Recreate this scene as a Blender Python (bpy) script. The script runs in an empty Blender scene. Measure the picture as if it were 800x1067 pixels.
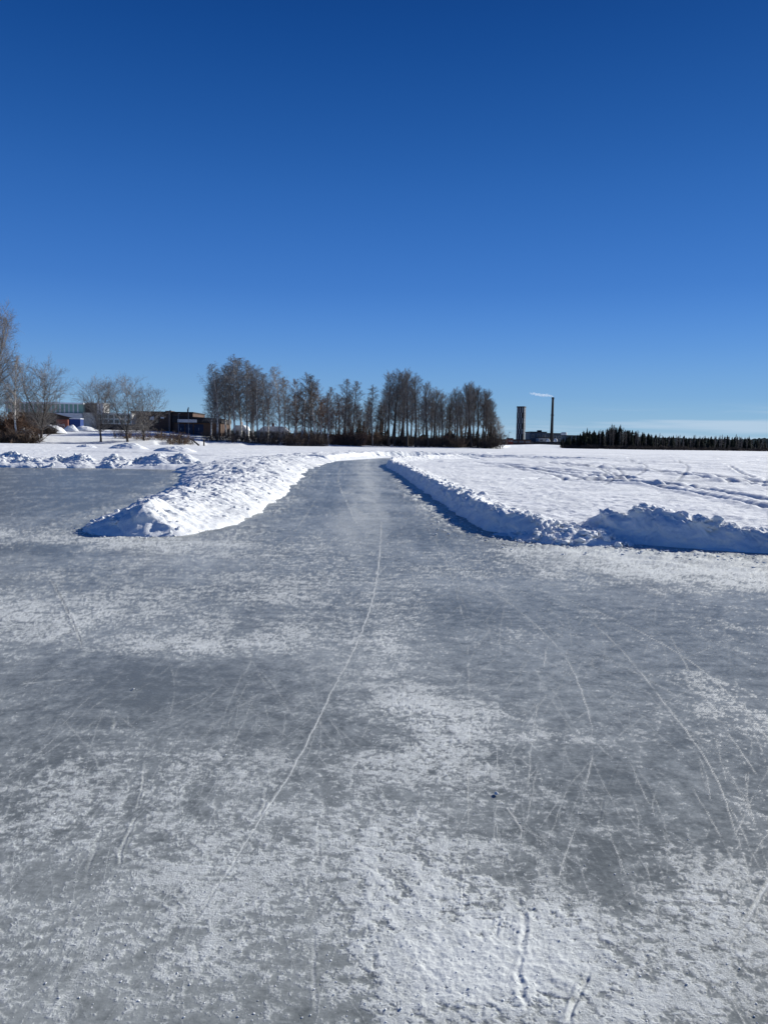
import bpy, math, random
import numpy as np
from mathutils import Matrix, Vector

random.seed(11)
RNG = np.random.default_rng(5)
S = bpy.context.scene
COL = S.collection

# ------------------------------------------------------------------ camera
CAM_H = 1.6
PITCH = math.atan(72.5 / 800.0)
ROLL = math.radians(0.95)
CAM_M = (Matrix.Rotation(math.pi / 2 - PITCH, 3, 'X') @ Matrix.Rotation(ROLL, 3, 'Z'))
cam_d = bpy.data.cameras.new("camera")
cam_d.sensor_fit = 'HORIZONTAL'; cam_d.sensor_width = 36.0; cam_d.lens = 36.0
cam_d.clip_start = 0.05; cam_d.clip_end = 20000
cam = bpy.data.objects.new("camera", cam_d)
cam.matrix_world = Matrix.Translation((0, 0, CAM_H)) @ CAM_M.to_4x4()
COL.objects.link(cam); S.camera = cam

def ray(px, py):
    return CAM_M @ Vector(((px - 400) / 800.0, (533.5 - py) / 800.0, -1.0))
def at(px, py, z=0.0):
    """the place on the level z that the photograph shows at a pixel"""
    d = ray(px, py); k = (z - CAM_H) / d.z
    return (d.x * k, d.y * k)
def horizon(px):
    a, b = ray(px, 400), ray(px, 500)
    return 400 + 100 * a.z / (a.z - b.z)
def col(px, d):
    """x of a pixel column at forward distance d"""
    v = ray(px, horizon(px)); return v.x / v.y * d
def zat(px, py, d):
    v = ray(px, py); return CAM_H + v.z / v.y * d

# ------------------------------------------------------------------ noise
def _hash(ix, iy, seed):
    h = (ix.astype(np.int64) * 374761393 + iy.astype(np.int64) * 668265263 + seed * 982451653) & 0xffffffff
    h = ((h ^ (h >> 13)) * 1274126177) & 0xffffffff
    h = ((h ^ (h >> 16)) * 2246822519) & 0xffffffff
    return (h ^ (h >> 15)) & 0xffffff
def perlin(x, y, seed=0):
    ix, iy = np.floor(x), np.floor(y)
    fx, fy = (x - ix).astype(np.float32), (y - iy).astype(np.float32)
    ux = fx * fx * fx * (fx * (fx * 6 - 15) + 10); uy = fy * fy * fy * (fy * (fy * 6 - 15) + 10)
    def g(ox, oy):
        a = _hash(ix + ox, iy + oy, seed).astype(np.float32) * (2 * math.pi / 0x1000000)
        return np.cos(a) * (fx - ox) + np.sin(a) * (fy - oy)
    a = g(0, 0); b = g(1, 0); c = g(0, 1); d = g(1, 1)
    t = a + ux * (b - a); u = c + ux * (d - c)
    return (t + uy * (u - t)) * 1.5
def fbm(x, y, oct=4, seed=0, gain=0.5):
    s = 0; a = 1.0; n = 0
    for i in range(oct):
        s = s + a * perlin(x * 2.03 ** i + 17.1 * i, y * 2.03 ** i - 9.3 * i, seed + i * 7); n += a * a; a *= gain
    return s / math.sqrt(n)
def billow(x, y, oct=3, seed=0):
    s = 0; a = 1.0; n = 0
    for i in range(oct):
        s = s + a * np.abs(perlin(x * 2.1 ** i + 5.1 * i, y * 2.1 ** i, seed + 11 * i)); n += a; a *= 0.55
    return s / n
def sst(a, b, x):
    t = np.clip((x - a) / (b - a), 0, 1); return t * t * (3 - 2 * t)

def seg_dist(X, Y, pts):
    best = np.full(X.shape, 1e9, np.float32); par = np.zeros(X.shape, np.float32)
    acc = 0.0
    for (x0, y0), (x1, y1) in zip(pts[:-1], pts[1:]):
        dx, dy = x1 - x0, y1 - y0; L2 = dx * dx + dy * dy + 1e-12
        t = np.clip(((X - x0) * dx + (Y - y0) * dy) / L2, 0, 1)
        d = np.hypot(X - x0 - t * dx, Y - y0 - t * dy)
        m = d < best
        best = np.where(m, d, best); par = np.where(m, acc + t * math.sqrt(L2), par); acc += math.sqrt(L2)
    return best, par
def poly_sd(X, Y, poly):
    """signed distance, negative inside"""
    d, _ = seg_dist(X, Y, poly + [poly[0]])
    ins = np.zeros(X.shape, bool)
    n = len(poly)
    for i in range(n):
        x0, y0 = poly[i]; x1, y1 = poly[(i + 1) % n]
        if y0 == y1: continue
        c = ((y0 > Y) != (y1 > Y)) & (X < (x1 - x0) * (Y - y0) / (y1 - y0) + x0)
        ins ^= c
    return np.where(ins, -d, d)
def smooth_path(pts, n):
    P = np.array(pts, float); out = []
    Q = np.vstack([2 * P[0] - P[1], P, 2 * P[-1] - P[-2]])
    for i in range(len(P) - 1):
        p0, p1, p2, p3 = Q[i:i + 4]
        for t in np.linspace(0, 1, n, endpoint=False):
            out.append(0.5 * (2 * p1 + (p2 - p0) * t + (2 * p0 - 5 * p1 + 4 * p2 - p3) * t * t + (3 * p1 - p0 - 3 * p2 + p3) * t ** 3))
    out.append(P[-1]); return np.array(out)

# ------------------------------------------------------------------ objects
def props(o, label=None, cat=None, group=None, kind=None):
    if label: o['label'] = label
    if cat: o['category'] = cat
    if group: o['group'] = group
    if kind: o['kind'] = kind
    return o
def obj(name, me, mat=None, parent=None, loc=(0, 0, 0), **kw):
    o = bpy.data.objects.new(name, me); COL.objects.link(o); o.location = loc
    if mat and not me.materials: me.materials.append(mat)
    if parent: o.parent = parent
    return props(o, **kw)
def thing(name, label, cat, loc=(0, 0, 0), rz=0, group=None):
    o = bpy.data.objects.new(name, None); COL.objects.link(o)
    o.location = loc; o.rotation_euler = (0, 0, rz); o.empty_display_size = 0.3
    return props(o, label, cat, group)
def raw_mesh(name, co, faces, smooth=True, attrs=None):
    me = bpy.data.meshes.new(name)
    co = np.ascontiguousarray(co, np.float32); faces = np.ascontiguousarray(faces, np.int32)
    k = faces.shape[1]
    me.vertices.add(len(co)); me.vertices.foreach_set('co', co.ravel())
    me.loops.add(faces.size); me.loops.foreach_set('vertex_index', faces.ravel())
    me.polygons.add(len(faces)); me.polygons.foreach_set('loop_start', np.arange(0, faces.size, k, dtype=np.int32))
    me.update(calc_edges=True)
    me.polygons.foreach_set('use_smooth', np.full(len(faces), smooth))
    for a, v in (attrs or {}).items():
        at_ = me.attributes.new(a, 'FLOAT', 'POINT'); at_.data.foreach_set('value', np.ascontiguousarray(v, np.float32).ravel())
    me.validate(); return me
def grid_mesh(name, X, Y, Z, wrap=False, attrs=None, keep=None):
    R, C = X.shape
    idx = np.arange(R * C).reshape(R, C)
    if wrap: idx = np.hstack([idx, idx[:, :1]])
    f = np.stack([idx[:-1, :-1], idx[:-1, 1:], idx[1:, 1:], idx[1:, :-1]], -1).reshape(-1, 4)
    co = np.stack([X, Y, Z], -1).reshape(-1, 3)
    if keep is not None:
        kf = keep.ravel()[f].any(1); f = f[kf]
        used = np.zeros(R * C, bool); used[f] = True
        re = np.cumsum(used) - 1; f = re[f]; co = co[used]
        attrs = {a: v.ravel()[used] for a, v in (attrs or {}).items()}
    return raw_mesh(name, co, f, True, attrs)

class MB:
    def __init__(s): s.v = []; s.f = []
    def box(s, x0, x1, y0, y1, z0, z1):
        b = len(s.v)
        s.v += [(x, y, z) for z in (z0, z1) for x, y in ((x0, y0), (x1, y0), (x1, y1), (x0, y1))]
        s.f += [(b, b + 3, b + 2, b + 1), (b + 4, b + 5, b + 6, b + 7)] + [(b + i, b + (i + 1) % 4, b + 4 + (i + 1) % 4, b + 4 + i) for i in range(4)]
        return s
    def prism(s, prof, y0, y1):
        """prof: (x, z) outline"""
        b = len(s.v); n = len(prof)
        s.v += [(x, y0, z) for x, z in prof] + [(x, y1, z) for x, z in prof]
        s.f += [tuple(range(b, b + n)), tuple(range(b + 2 * n - 1, b + n - 1, -1))] + [(b + i, b + n + i, b + n + (i + 1) % n, b + (i + 1) % n) for i in range(n)]
        return s
    def tube(s, pts, rad, k=3):
        pts = [Vector(p) for p in pts]; base = len(s.v); n = len(pts)
        d0 = (pts[-1] - pts[0]).normalized()
        a = d0.cross(Vector((0, 0, 1)) if abs(d0.z) < 0.9 else Vector((1, 0, 0))).normalized()
        for i, p in enumerate(pts):
            d = (pts[min(i + 1, n - 1)] - pts[max(i - 1, 0)]).normalized()
            u = (a - d * a.dot(d)).normalized(); w = d.cross(u)
            for j in range(k):
                t = 2 * math.pi * j / k
                s.v.append(p + (u * math.cos(t) + w * math.sin(t)) * rad[i])
        for i in range(n - 1):
            for j in range(k):
                s.f.append((base + i * k + j, base + i * k + (j + 1) % k, base + (i + 1) * k + (j + 1) % k, base + (i + 1) * k + j))
        s.f.append(tuple(base + (n - 1) * k + j for j in range(k)))
        return s
    def lathe(s, prof, k=16):
        b = len(s.v); n = len(prof)
        for r, z in prof:
            s.v += [(r * math.cos(2 * math.pi * j / k), r * math.sin(2 * math.pi * j / k), z) for j in range(k)]
        for i in range(n - 1):
            for j in range(k):
                s.f.append((b + i * k + j, b + i * k + (j + 1) % k, b + (i + 1) * k + (j + 1) % k, b + (i + 1) * k + j))
        s.f.append(tuple(b + (n - 1) * k + j for j in range(k))); s.f.append(tuple(b + j for j in reversed(range(k))))
        return s
    def mesh(s, name, smooth=False):
        me = bpy.data.meshes.new(name); me.from_pydata([tuple(v) for v in s.v], [], s.f); me.update()
        if smooth: me.polygons.foreach_set('use_smooth', [True] * len(me.polygons))
        return me

# ------------------------------------------------------------------ materials
def nodes(name):
    m = bpy.data.materials.new(name); m.use_nodes = True; nt = m.node_tree
    return m, nt, nt.nodes['Principled BSDF']
def N(nt, t, **kw):
    n = nt.nodes.new(t)
    for k, v in kw.items():
        if k.startswith('i_'):
            n.inputs[k[2:]].default_value = v
        else: setattr(n, k, v)
    return n
def plain(name, c, c2=None, rough=0.8, scale=1.5, spec=0.2, bump=0.0, detail=4):
    m, nt, b = nodes(name)
    b.inputs['Roughness'].default_value = rough; b.inputs['Specular IOR Level'].default_value = spec
    tc = N(nt, 'ShaderNodeTexCoord'); no = N(nt, 'ShaderNodeTexNoise'); no.inputs['Scale'].default_value = scale; no.inputs['Detail'].default_value = detail
    nt.links.new(tc.outputs['Object'], no.inputs['Vector'])
    cr = N(nt, 'ShaderNodeValToRGB'); c2 = c2 or tuple(x * 0.72 for x in c)
    cr.color_ramp.elements[0].position = 0.3; cr.color_ramp.elements[1].position = 0.7
    cr.color_ramp.elements[0].color = (*c2, 1); cr.color_ramp.elements[1].color = (*c, 1)
    nt.links.new(no.outputs['Fac'], cr.inputs['Fac']); nt.links.new(cr.outputs['Color'], b.inputs['Base Color'])
    if bump:
        bp = N(nt, 'ShaderNodeBump'); bp.inputs['Strength'].default_value = bump; bp.inputs['Distance'].default_value = 0.05
        nt.links.new(no.outputs['Fac'], bp.inputs['Height']); nt.links.new(bp.outputs['Normal'], b.inputs['Normal'])
    return m

def mat_snow():
    m, nt, b = nodes('snow')
    b.inputs['Roughness'].default_value = 0.75; b.inputs['Specular IOR Level'].default_value = 0.12
    tc = N(nt, 'ShaderNodeTexCoord')
    n1 = N(nt, 'ShaderNodeTexNoise'); n1.inputs['Scale'].default_value = 0.8; n1.inputs['Detail'].default_value = 6; n1.inputs['Roughness'].default_value = 0.65
    cr = N(nt, 'ShaderNodeValToRGB')
    cr.color_ramp.elements[0].position = 0.25; cr.color_ramp.elements[1].position = 0.62
    cr.color_ramp.elements[0].color = (0.66, 0.685, 0.70, 1); cr.color_ramp.elements[1].color = (0.84, 0.86, 0.865, 1)
    n2 = N(nt, 'ShaderNodeTexNoise'); n2.inputs['Scale'].default_value = 26; n2.inputs['Detail'].default_value = 5; n2.inputs['Roughness'].default_value = 0.7
    bp = N(nt, 'ShaderNodeBump'); bp.inputs['Strength'].default_value = 0.55; bp.inputs['Distance'].default_value = 0.03
    for n in (n1, n2): nt.links.new(tc.outputs['Object'], n.inputs['Vector'])
    pk = N(nt, 'ShaderNodeAttribute', attribute_name='packed_shade'); mk = N(nt, 'ShaderNodeMix', data_type='RGBA'); mk.inputs[7].default_value = (0.36, 0.39, 0.43, 1)  # packed-snow grey, also carrying the shade of grooves too fine for the mesh
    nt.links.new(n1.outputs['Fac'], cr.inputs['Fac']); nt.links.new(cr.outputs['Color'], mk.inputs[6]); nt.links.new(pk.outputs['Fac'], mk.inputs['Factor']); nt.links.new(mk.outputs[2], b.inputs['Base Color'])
    nt.links.new(n2.outputs['Fac'], bp.inputs['Height']); nt.links.new(bp.outputs['Normal'], b.inputs['Normal'])
    return m

def mat_ice():
    m, nt, b = nodes('skating_ice')
    L = nt.links.new
    tc = N(nt, 'ShaderNodeTexCoord')
    fr = N(nt, 'ShaderNodeAttribute', attribute_name='frost'); ve = N(nt, 'ShaderNodeAttribute', attribute_name='veil')
    n2 = N(nt, 'ShaderNodeTexNoise'); n2.inputs['Scale'].default_value = 130; n2.inputs['Detail'].default_value = 4; n2.inputs['Roughness'].default_value = 0.7
    n3 = N(nt, 'ShaderNodeTexNoise'); n3.inputs['Scale'].default_value = 9; n3.inputs['Detail'].default_value = 6; n3.inputs['Roughness'].default_value = 0.7
    for n in (n2, n3): L(tc.outputs['Object'], n.inputs['Vector'])
    # frost broken up by grain
    a1 = N(nt, 'ShaderNodeMath', operation='MULTIPLY_ADD'); L(n2.outputs['Fac'], a1.inputs[0]); a1.inputs[1].default_value = 2.2; a1.inputs[2].default_value = -1.1
    n4 = N(nt, 'ShaderNodeTexNoise'); n4.inputs['Scale'].default_value = 42; n4.inputs['Detail'].default_value = 8; n4.inputs['Roughness'].default_value = 0.78
    mp4 = N(nt, 'ShaderNodeMapping'); mp4.inputs['Scale'].default_value = (0.8, 1.25, 1); L(tc.outputs['Object'], mp4.inputs['Vector']); L(mp4.outputs[0], n4.inputs['Vector'])
    a4 = N(nt, 'ShaderNodeMath', operation='MULTIPLY_ADD'); L(n4.outputs['Fac'], a4.inputs[0]); a4.inputs[1].default_value = 2.6; a4.inputs[2].default_value = -1.3
    a5 = N(nt, 'ShaderNodeMath', operation='ADD'); L(a1.outputs[0], a5.inputs[0]); L(a4.outputs[0], a5.inputs[1])
    w = N(nt, 'ShaderNodeMath', operation='MULTIPLY'); L(a5.outputs[0], w.inputs[0])
    # grain matters where frost is partial
    om = N(nt, 'ShaderNodeMath', operation='SUBTRACT'); om.inputs[0].default_value = 1.0; L(fr.outputs['Fac'], om.inputs[1])
    om2 = N(nt, 'ShaderNodeMath', operation='MULTIPLY'); L(om.outputs[0], om2.inputs[0]); L(fr.outputs['Fac'], om2.inputs[1])
    om3 = N(nt, 'ShaderNodeMath', operation='MULTIPLY_ADD'); L(om2.outputs[0], om3.inputs[0]); om3.inputs[1].default_value = 3.0; om3.inputs[2].default_value = 0.05; L(om3.outputs[0], w.inputs[1])
    a2 = N(nt, 'ShaderNodeMath', operation='ADD', use_clamp=True); L(fr.outputs['Fac'], a2.inputs[0]); L(w.outputs[0], a2.inputs[1])
    a3 = N(nt, 'ShaderNodeMath', operation='MULTIPLY_ADD', use_clamp=True); L(n3.outputs['Fac'], a3.inputs[0]); a3.inputs[1].default_value = 0.9
    b1 = N(nt, 'ShaderNodeMath', operation='SUBTRACT'); L(ve.outputs['Fac'], b1.inputs[0]); b1.inputs[1].default_value = 0.45; L(b1.outputs[0], a3.inputs[2])
    a6 = N(nt, 'ShaderNodeMath', operation='MULTIPLY_ADD', use_clamp=True); L(n4.outputs['Fac'], a6.inputs[0]); a6.inputs[1].default_value = 1.0
    a6b = N(nt, 'ShaderNodeMath', operation='SUBTRACT'); L(a3.outputs[0], a6b.inputs[0]); a6b.inputs[1].default_value = 0.5; L(a6b.outputs[0], a6.inputs[2])
    mx = N(nt, 'ShaderNodeMix', data_type='RGBA'); L(a6.outputs[0], mx.inputs['Factor'])
    mx.inputs[6].default_value = (0.134, 0.149, 0.148, 1); mx.inputs[7].default_value = (0.350, 0.374, 0.366, 1)
    my = N(nt, 'ShaderNodeMix', data_type='RGBA'); L(a2.outputs[0], my.inputs['Factor']); L(mx.outputs[2], my.inputs[6])
    my.inputs[7].default_value = (0.66, 0.69, 0.678, 1)
    n5 = N(nt, 'ShaderNodeTexNoise'); n5.inputs['Scale'].default_value = 58; n5.inputs['Detail'].default_value = 1.5; L(tc.outputs['Object'], n5.inputs['Vector'])
    fl = N(nt, 'ShaderNodeMapRange'); L(n5.outputs['Fac'], fl.inputs['Value']); fl.inputs['From Min'].default_value = 0.735; fl.inputs['From Max'].default_value = 0.77; fl.inputs['To Max'].default_value = 0.85
    mz = N(nt, 'ShaderNodeMix', data_type='RGBA'); L(fl.outputs[0], mz.inputs['Factor']); L(my.outputs[2], mz.inputs[6]); mz.inputs[7].default_value = (0.78, 0.79, 0.79, 1)
    L(mz.outputs[2], b.inputs['Base Color'])
    rr = N(nt, 'ShaderNodeMapRange'); L(a2.outputs[0], rr.inputs['Value']); rr.inputs['To Min'].default_value = 0.33; rr.inputs['To Max'].default_value = 0.8
    L(rr.outputs[0], b.inputs['Roughness'])
    b.inputs['Specular IOR Level'].default_value = 0.24; b.inputs['IOR'].default_value = 1.31
    bp = N(nt, 'ShaderNodeBump'); bp.inputs['Strength'].default_value = 0.8; bp.inputs['Distance'].default_value = 0.005
    hm = N(nt, 'ShaderNodeMath', operation='MULTIPLY_ADD'); L(n4.outputs['Fac'], hm.inputs[0]); L(a2.outputs[0], hm.inputs[1]); L(n3.outputs['Fac'], hm.inputs[2])
    L(hm.outputs[0], bp.inputs['Height']); L(bp.outputs['Normal'], b.inputs['Normal'])
    return m

def mat_birch():
    m, nt, b = nodes('birch_bark'); L = nt.links.new
    b.inputs['Roughness'].default_value = 0.8; b.inputs['Specular IOR Level'].default_value = 0.15
    tc = N(nt, 'ShaderNodeTexCoord'); mp = N(nt, 'ShaderNodeMapping'); mp.inputs['Scale'].default_value = (3, 3, 1.2)
    no = N(nt, 'ShaderNodeTexNoise'); no.inputs['Scale'].default_value = 1.4; no.inputs['Detail'].default_value = 5
    cr = N(nt, 'ShaderNodeValToRGB'); e = cr.color_ramp.elements
    e[0].position = 0.36; e[0].color = (0.05, 0.045, 0.04, 1); e[1].position = 0.50; e[1].color = (0.66, 0.63, 0.58, 1)
    L(tc.outputs['Object'], mp.inputs['Vector']); L(mp.outputs[0], no.inputs['Vector']); L(no.outputs['Fac'], cr.inputs['Fac']); L(cr.outputs['Color'], b.inputs['Base Color'])
    return m

M = dict(
    snow=mat_snow(), ice=mat_ice(), birch=mat_birch(),
    bark=plain('dark_bark', (0.075, 0.06, 0.05), scale=3), greybark=plain('grey_bark', (0.2, 0.18, 0.16), (0.09, 0.08, 0.07), scale=2),
    twig=plain('grey_twigs', (0.25, 0.235, 0.22), (0.145, 0.132, 0.122), scale=0.5), twig_dark=plain('dark_twigs', (0.16, 0.138, 0.12), (0.09, 0.075, 0.068), scale=0.5),
    twig_red=plain('reddish_twigs', (0.21, 0.13, 0.09), (0.12, 0.075, 0.055), scale=0.5), twig_pale=plain('pale_twigs', (0.40, 0.36, 0.32), (0.26, 0.23, 0.20), scale=0.5),
    brush=plain('dry_brush', (0.24, 0.165, 0.105), (0.12, 0.08, 0.055), scale=1.0), brush_dark=plain('dark_brush', (0.11, 0.085, 0.07), (0.05, 0.04, 0.034), scale=1.0),
    needles=plain('spruce_needles', (0.034, 0.042, 0.032), (0.018, 0.024, 0.019), scale=0.7, rough=0.95, spec=0.03),
    pine=plain('pine_needles', (0.035, 0.042, 0.028), (0.018, 0.024, 0.018), scale=0.7, rough=0.95, spec=0.03),
    brown=plain('brown_cladding', (0.12, 0.075, 0.055), (0.08, 0.052, 0.04), scale=0.4), brick=plain('red_brick', (0.24, 0.085, 0.06), (0.15, 0.055, 0.045), scale=1.2),
    green=plain('green_panel', (0.28, 0.45, 0.37), (0.2, 0.34, 0.28), scale=0.3), white=plain('white_paint', (0.72, 0.72, 0.70), (0.58, 0.58, 0.57), scale=0.5),
    cream=plain('cream_render', (0.62, 0.57, 0.47), (0.5, 0.46, 0.39), scale=0.4), dark=plain('dark_steel', (0.03, 0.03, 0.034), scale=0.5), glass=plain('window_glass', (0.035, 0.045, 0.06), rough=0.15, spec=0.5),
    blue=plain('blue_steel', (0.03, 0.07, 0.24), scale=0.5), navy=plain('slate_door', (0.035, 0.05, 0.09), scale=0.4), grey=plain('grey_concrete', (0.33, 0.33, 0.33), scale=0.4),
    slate=plain('slate_cladding', (0.08, 0.105, 0.13), (0.05, 0.065, 0.085), scale=0.05), silo=plain('pale_silo', (0.62, 0.62, 0.60), (0.5, 0.5, 0.49), scale=0.2),
    red=plain('falu_red', (0.16, 0.035, 0.025), scale=0.5), chimney=plain('chimney_steel', (0.035, 0.032, 0.032), scale=0.1), tower_light=plain('tower_pale_panel', (0.24, 0.26, 0.29), (0.18, 0.2, 0.23), scale=0.1),
    tower_dark=plain('tower_dark_panel', (0.022, 0.025, 0.03), scale=0.1), hill=plain('hill_forest', (0.035, 0.05, 0.055), (0.02, 0.03, 0.035), scale=0.02, rough=1, spec=0),
    wood=plain('weathered_wood', (0.09, 0.075, 0.06), scale=2),
)

# ------------------------------------------------------------------ the frozen lake
RIGHT_BASE = [at(*p) for p in ((406, 483), (415, 494), (440, 512.5), (470, 533), (500, 551), (545, 563), (575, 566), (640, 568), (700, 573), (800, 580), (1000, 591))]
ICE = [at(*p) for p in ((-600, 478), (-300, 482), (0, 487), (100, 488), (192, 490), (195, 497), (150, 524), (75, 551), (95, 556), (165, 559), (215, 557), (240, 549), (285, 521), (308, 500), (322, 488), (345, 481), (400, 477.3))]
ICE += [(5, 84), (13, 88), (26, 89), (40, 86), (40, 79), (26, 82), (14, 81), (6, 77)] + RIGHT_BASE + [(16, 7.5), (40, 4), (40, -40), (-70, -40), (-70, 25)]

def shore(a):
    return np.interp(a, [-500, 0, 60, 160, 215, 300, 400, 518, 530, 560, 600, 622, 800, 1300], [158, 163, 167, 171, 196, 216, 238, 246, 400, 470, 420, 374, 372, 372])
def land_rise(a, t):
    top = np.interp(a, [-500, 0, 200, 235, 340, 380, 520, 560, 620, 1300], [4.6, 4.2, 3.6, 2.4, 1.8, 0.9, 0.9, 2.0, 1.0, 1.0])
    run = np.interp(a, [0, 200, 235, 380, 620], [62, 62, 30, 40, 50])
    k = np.clip(t / run, 0, 1)
    return top * (0.25 * sst(0, 0.06, k) + 0.75 * sst(0, 1, k)) * (t > 0)
SNOW_LEVEL = 0.20
def terrain(x, y):
    """height of the land and the snow on the lake away from the cleared ice"""
    x = np.asarray(x, float); y = np.asarray(y, float)
    yy = np.maximum(y, 1.0); a = 400 + 800 * x / yy; r = np.hypot(x, y)
    z = SNOW_LEVEL + np.where(y > 20, land_rise(a, y - shore(a)), 0)
    return z
def gz(x, y): return float(terrain(x, y))

def polar(rs, fine, half, nf, ncoarse):
    th = np.concatenate([np.linspace(-half, half, nf), np.linspace(half, 2 * math.pi - half, ncoarse + 2)[1:-1]])
    R, T = np.meshgrid(rs, th, indexing='ij')
    return (R * np.sin(T)).astype(np.float32), (R * np.cos(T)).astype(np.float32)

# --- snow field: everything that is not cleared ice, out to the horizon
rs = np.concatenate([[0.3, 2, 5, 8], 1.0 / np.linspace(1 / 9.5, 1 / 420, 560), np.geomspace(440, 9000, 26)])
X, Y = polar(rs, True, math.radians(37), 900, 120)
R = np.hypot(X, Y)
sd = poly_sd(X, Y, ICE)
Z = terrain(X, Y).astype(np.float32)
near = np.clip(1 - R / 300, 0, 1)
lump = 0.040 * fbm(X * 0.35, Y * 0.35, 4, 3) + 0.032 * fbm(X * 1.3 + 0.5 * Y, Y * 2.2, 3, 21) + 0.022 * billow(X * 3.1, Y * 3.1, 2, 8)
lump += 0.085 * sst(15, 50, R) * np.clip(fbm(X * 0.30, Y * 0.55, 3, 25), -.2, 1) + 0.012 * fbm(X * 6, Y * 6, 2, 27)
drift = 0.05 * fbm(X * 0.06, Y * 0.12, 3, 31)
Z += (lump + drift) * near
# tracks of snowmobiles, skis and boots in the snow right of the skating lane
PK = np.zeros_like(Z)  # track tone: packed snow plus painted groove shade
def carve(Z, pts, w, depth, seed, twin=0.0):
    P = smooth_path(pts, 10)
    xm, ym = P.min(0) - 3; xM, yM = P.max(0) + 3
    m = (X > xm) & (X < xM) & (Y > ym) & (Y < yM)
    xs, ys = X[m], Y[m]
    d, par = seg_dist(xs, ys, [tuple(p) for p in P])
    cl_ = np.concatenate([[0], np.cumsum(np.hypot(*np.diff(P, axis=0).T))]); tg = np.gradient(P, axis=0); tg /= np.linalg.norm(tg, axis=1)[:, None]
    tx, ty = np.interp(par, cl_, tg[:, 0]), np.interp(par, cl_, tg[:, 1])
    we = np.maximum(w, np.hypot((1 - np.minimum(np.abs(xs * tx + ys * ty) / R[m], 1) ** 2) ** .5 * R[m] ** 2 / 1280 * 0.5, R[m] / 800))
    br = 0.9 + 0.1 * np.clip(perlin(par * 0.7, par * 0 + seed, seed) * 2 + 0.4, 0, 1)
    dep = depth * np.clip((we / w) ** 0.3, 1, 1.7)
    if twin: d = np.abs(d - twin)
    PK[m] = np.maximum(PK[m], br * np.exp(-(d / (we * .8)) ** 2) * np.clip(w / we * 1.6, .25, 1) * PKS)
    Z[m] += br * (-dep * np.exp(-(d / we) ** 2) + 0.55 * dep * np.exp(-((d - 1.9 * we) / we) ** 2))
SN = 0.22
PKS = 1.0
TRACKS = [
    ([(488, 482), (520, 484), (560, 488), (600, 492), (650, 499), (720, 510), (800, 524), (900, 545)], 0.20, 0.07, 0.55),
    ([(560, 481), (620, 487), (680, 491), (740, 497), (820, 507)], 0.18, 0.06, 0.5),
    ([(612, 484), (626, 487), (640, 494), (646, 502)], 0.10, 0.015, 0.0),
    ([(622, 483), (640, 487), (648, 493), (640, 500)], 0.10, 0.015, 0.0),
    ([(600, 483), (616, 486), (630, 491), (628, 497), (612, 500)], 0.12, 0.012, 0.0),
    ([(655, 480), (672, 485), (668, 493), (648, 498), (630, 505)], 0.10, 0.012, 0.0),
    ([(706, 481), (716, 486), (712, 495), (700, 503)], 0.10, 0.012, 0.0),
    ([(500, 486), (540, 488), (580, 494), (600, 500)], 0.14, 0.03, 0.4),
    ([(540, 480), (600, 482), (660, 487), (720, 494), (800, 500)], 0.16, 0.03, 0.0),
    ([(760, 486), (775, 494), (800, 501), (850, 508)], 0.12, 0.035, 0.0),
    ([(470, 478), (540, 477), (640, 479), (760, 482), (860, 484)], 0.3, 0.07, 0.6),
    ([(520, 474), (600, 475), (700, 476.5), (800, 478)], 0.4, 0.08, 0.0),
    ([(540, 500), (580, 497), (640, 497), (700, 505)], 0.15, 0.05, 0.0),
    ([(60, 470), (140, 472), (230, 475), (330, 473)], 0.35, 0.07, 0.6),
    ([(-40, 466), (80, 466), (200, 469), (340, 469), (480, 472)], 0.5, 0.1, 0.0),
]
tr_ = random.Random(21)
for k in range(16):
    y0 = 472 + 30 * tr_.random() ** 1.3; x0 = tr_.uniform(430 + (y0 - 472) * 4, 640); L_ = tr_.uniform(120, 330); c_ = tr_.uniform(-.02, .05); q_ = tr_.uniform(-4, 5)
    TRACKS.append(([(x0 + L_ * t, y0 + L_ * t * c_ + q_ * math.sin(t * 3.0)) for t in (0, .25, .5, .75, 1)], tr_.uniform(.08, .16), tr_.uniform(.02, .045), tr_.choice((0, 0, .3, .5))))
for i, (pp, w, dp, tw) in enumerate(TRACKS): carve(Z, [at(*p, SN) for p in pp], w, dp * 1.7, 40 + i, tw)
# ground trodden and lumpy behind the piled banks
tr = np.exp(-((sd - 3.0) / 3.0) ** 2) * (Y < 60)
Z += tr * (0.055 * billow(X * 1.3, Y * 1.3, 3, 77) - 0.01)
edge = sst(-0.15, 1.1, sd)
Z = np.where(sd < 1.1, -0.08 + (Z + 0.08) * edge, Z)
obj('snow_field', grid_mesh('snow_field', X, Y, Z, wrap=True, attrs={'packed_shade': PK}, keep=(sd > -1.2)), M['snow'], kind='structure')

# --- the ice sheet
rs = np.concatenate([[0.02, 0.4, 0.8], 1.0 / np.linspace(1 / 1.15, 1 / 95.0, 1050)])
X, Y = polar(rs, True, math.radians(37), 980, 90)
R = np.hypot(X, Y)
sd = poly_sd(X, Y, ICE)
def blobs(lst):
    W = np.zeros(X.shape, np.float32)
    wx = X + 0.35 * np.minimum(R * 0.12, 1.2) * fbm(X * 1.3, Y * 1.3, 3, 61); wy = Y + 0.5 * np.minimum(R * 0.12, 1.5) * fbm(X * 1.1, Y * 1.1, 3, 67)
    for cx, cy, rx, ry, w in lst:
        x0, y0 = at(cx, cy); dist = math.hypot(x0, y0)
        ax = rx * math.hypot(dist, CAM_H) / 800; ay = (at(cx, cy - ry)[1] - at(cx, cy + ry)[1]) / 2
        W += w * np.exp(-(((wx - x0) / ax) ** 2 + ((wy - y0) / ay) ** 2) * 0.7)
    return W
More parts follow.
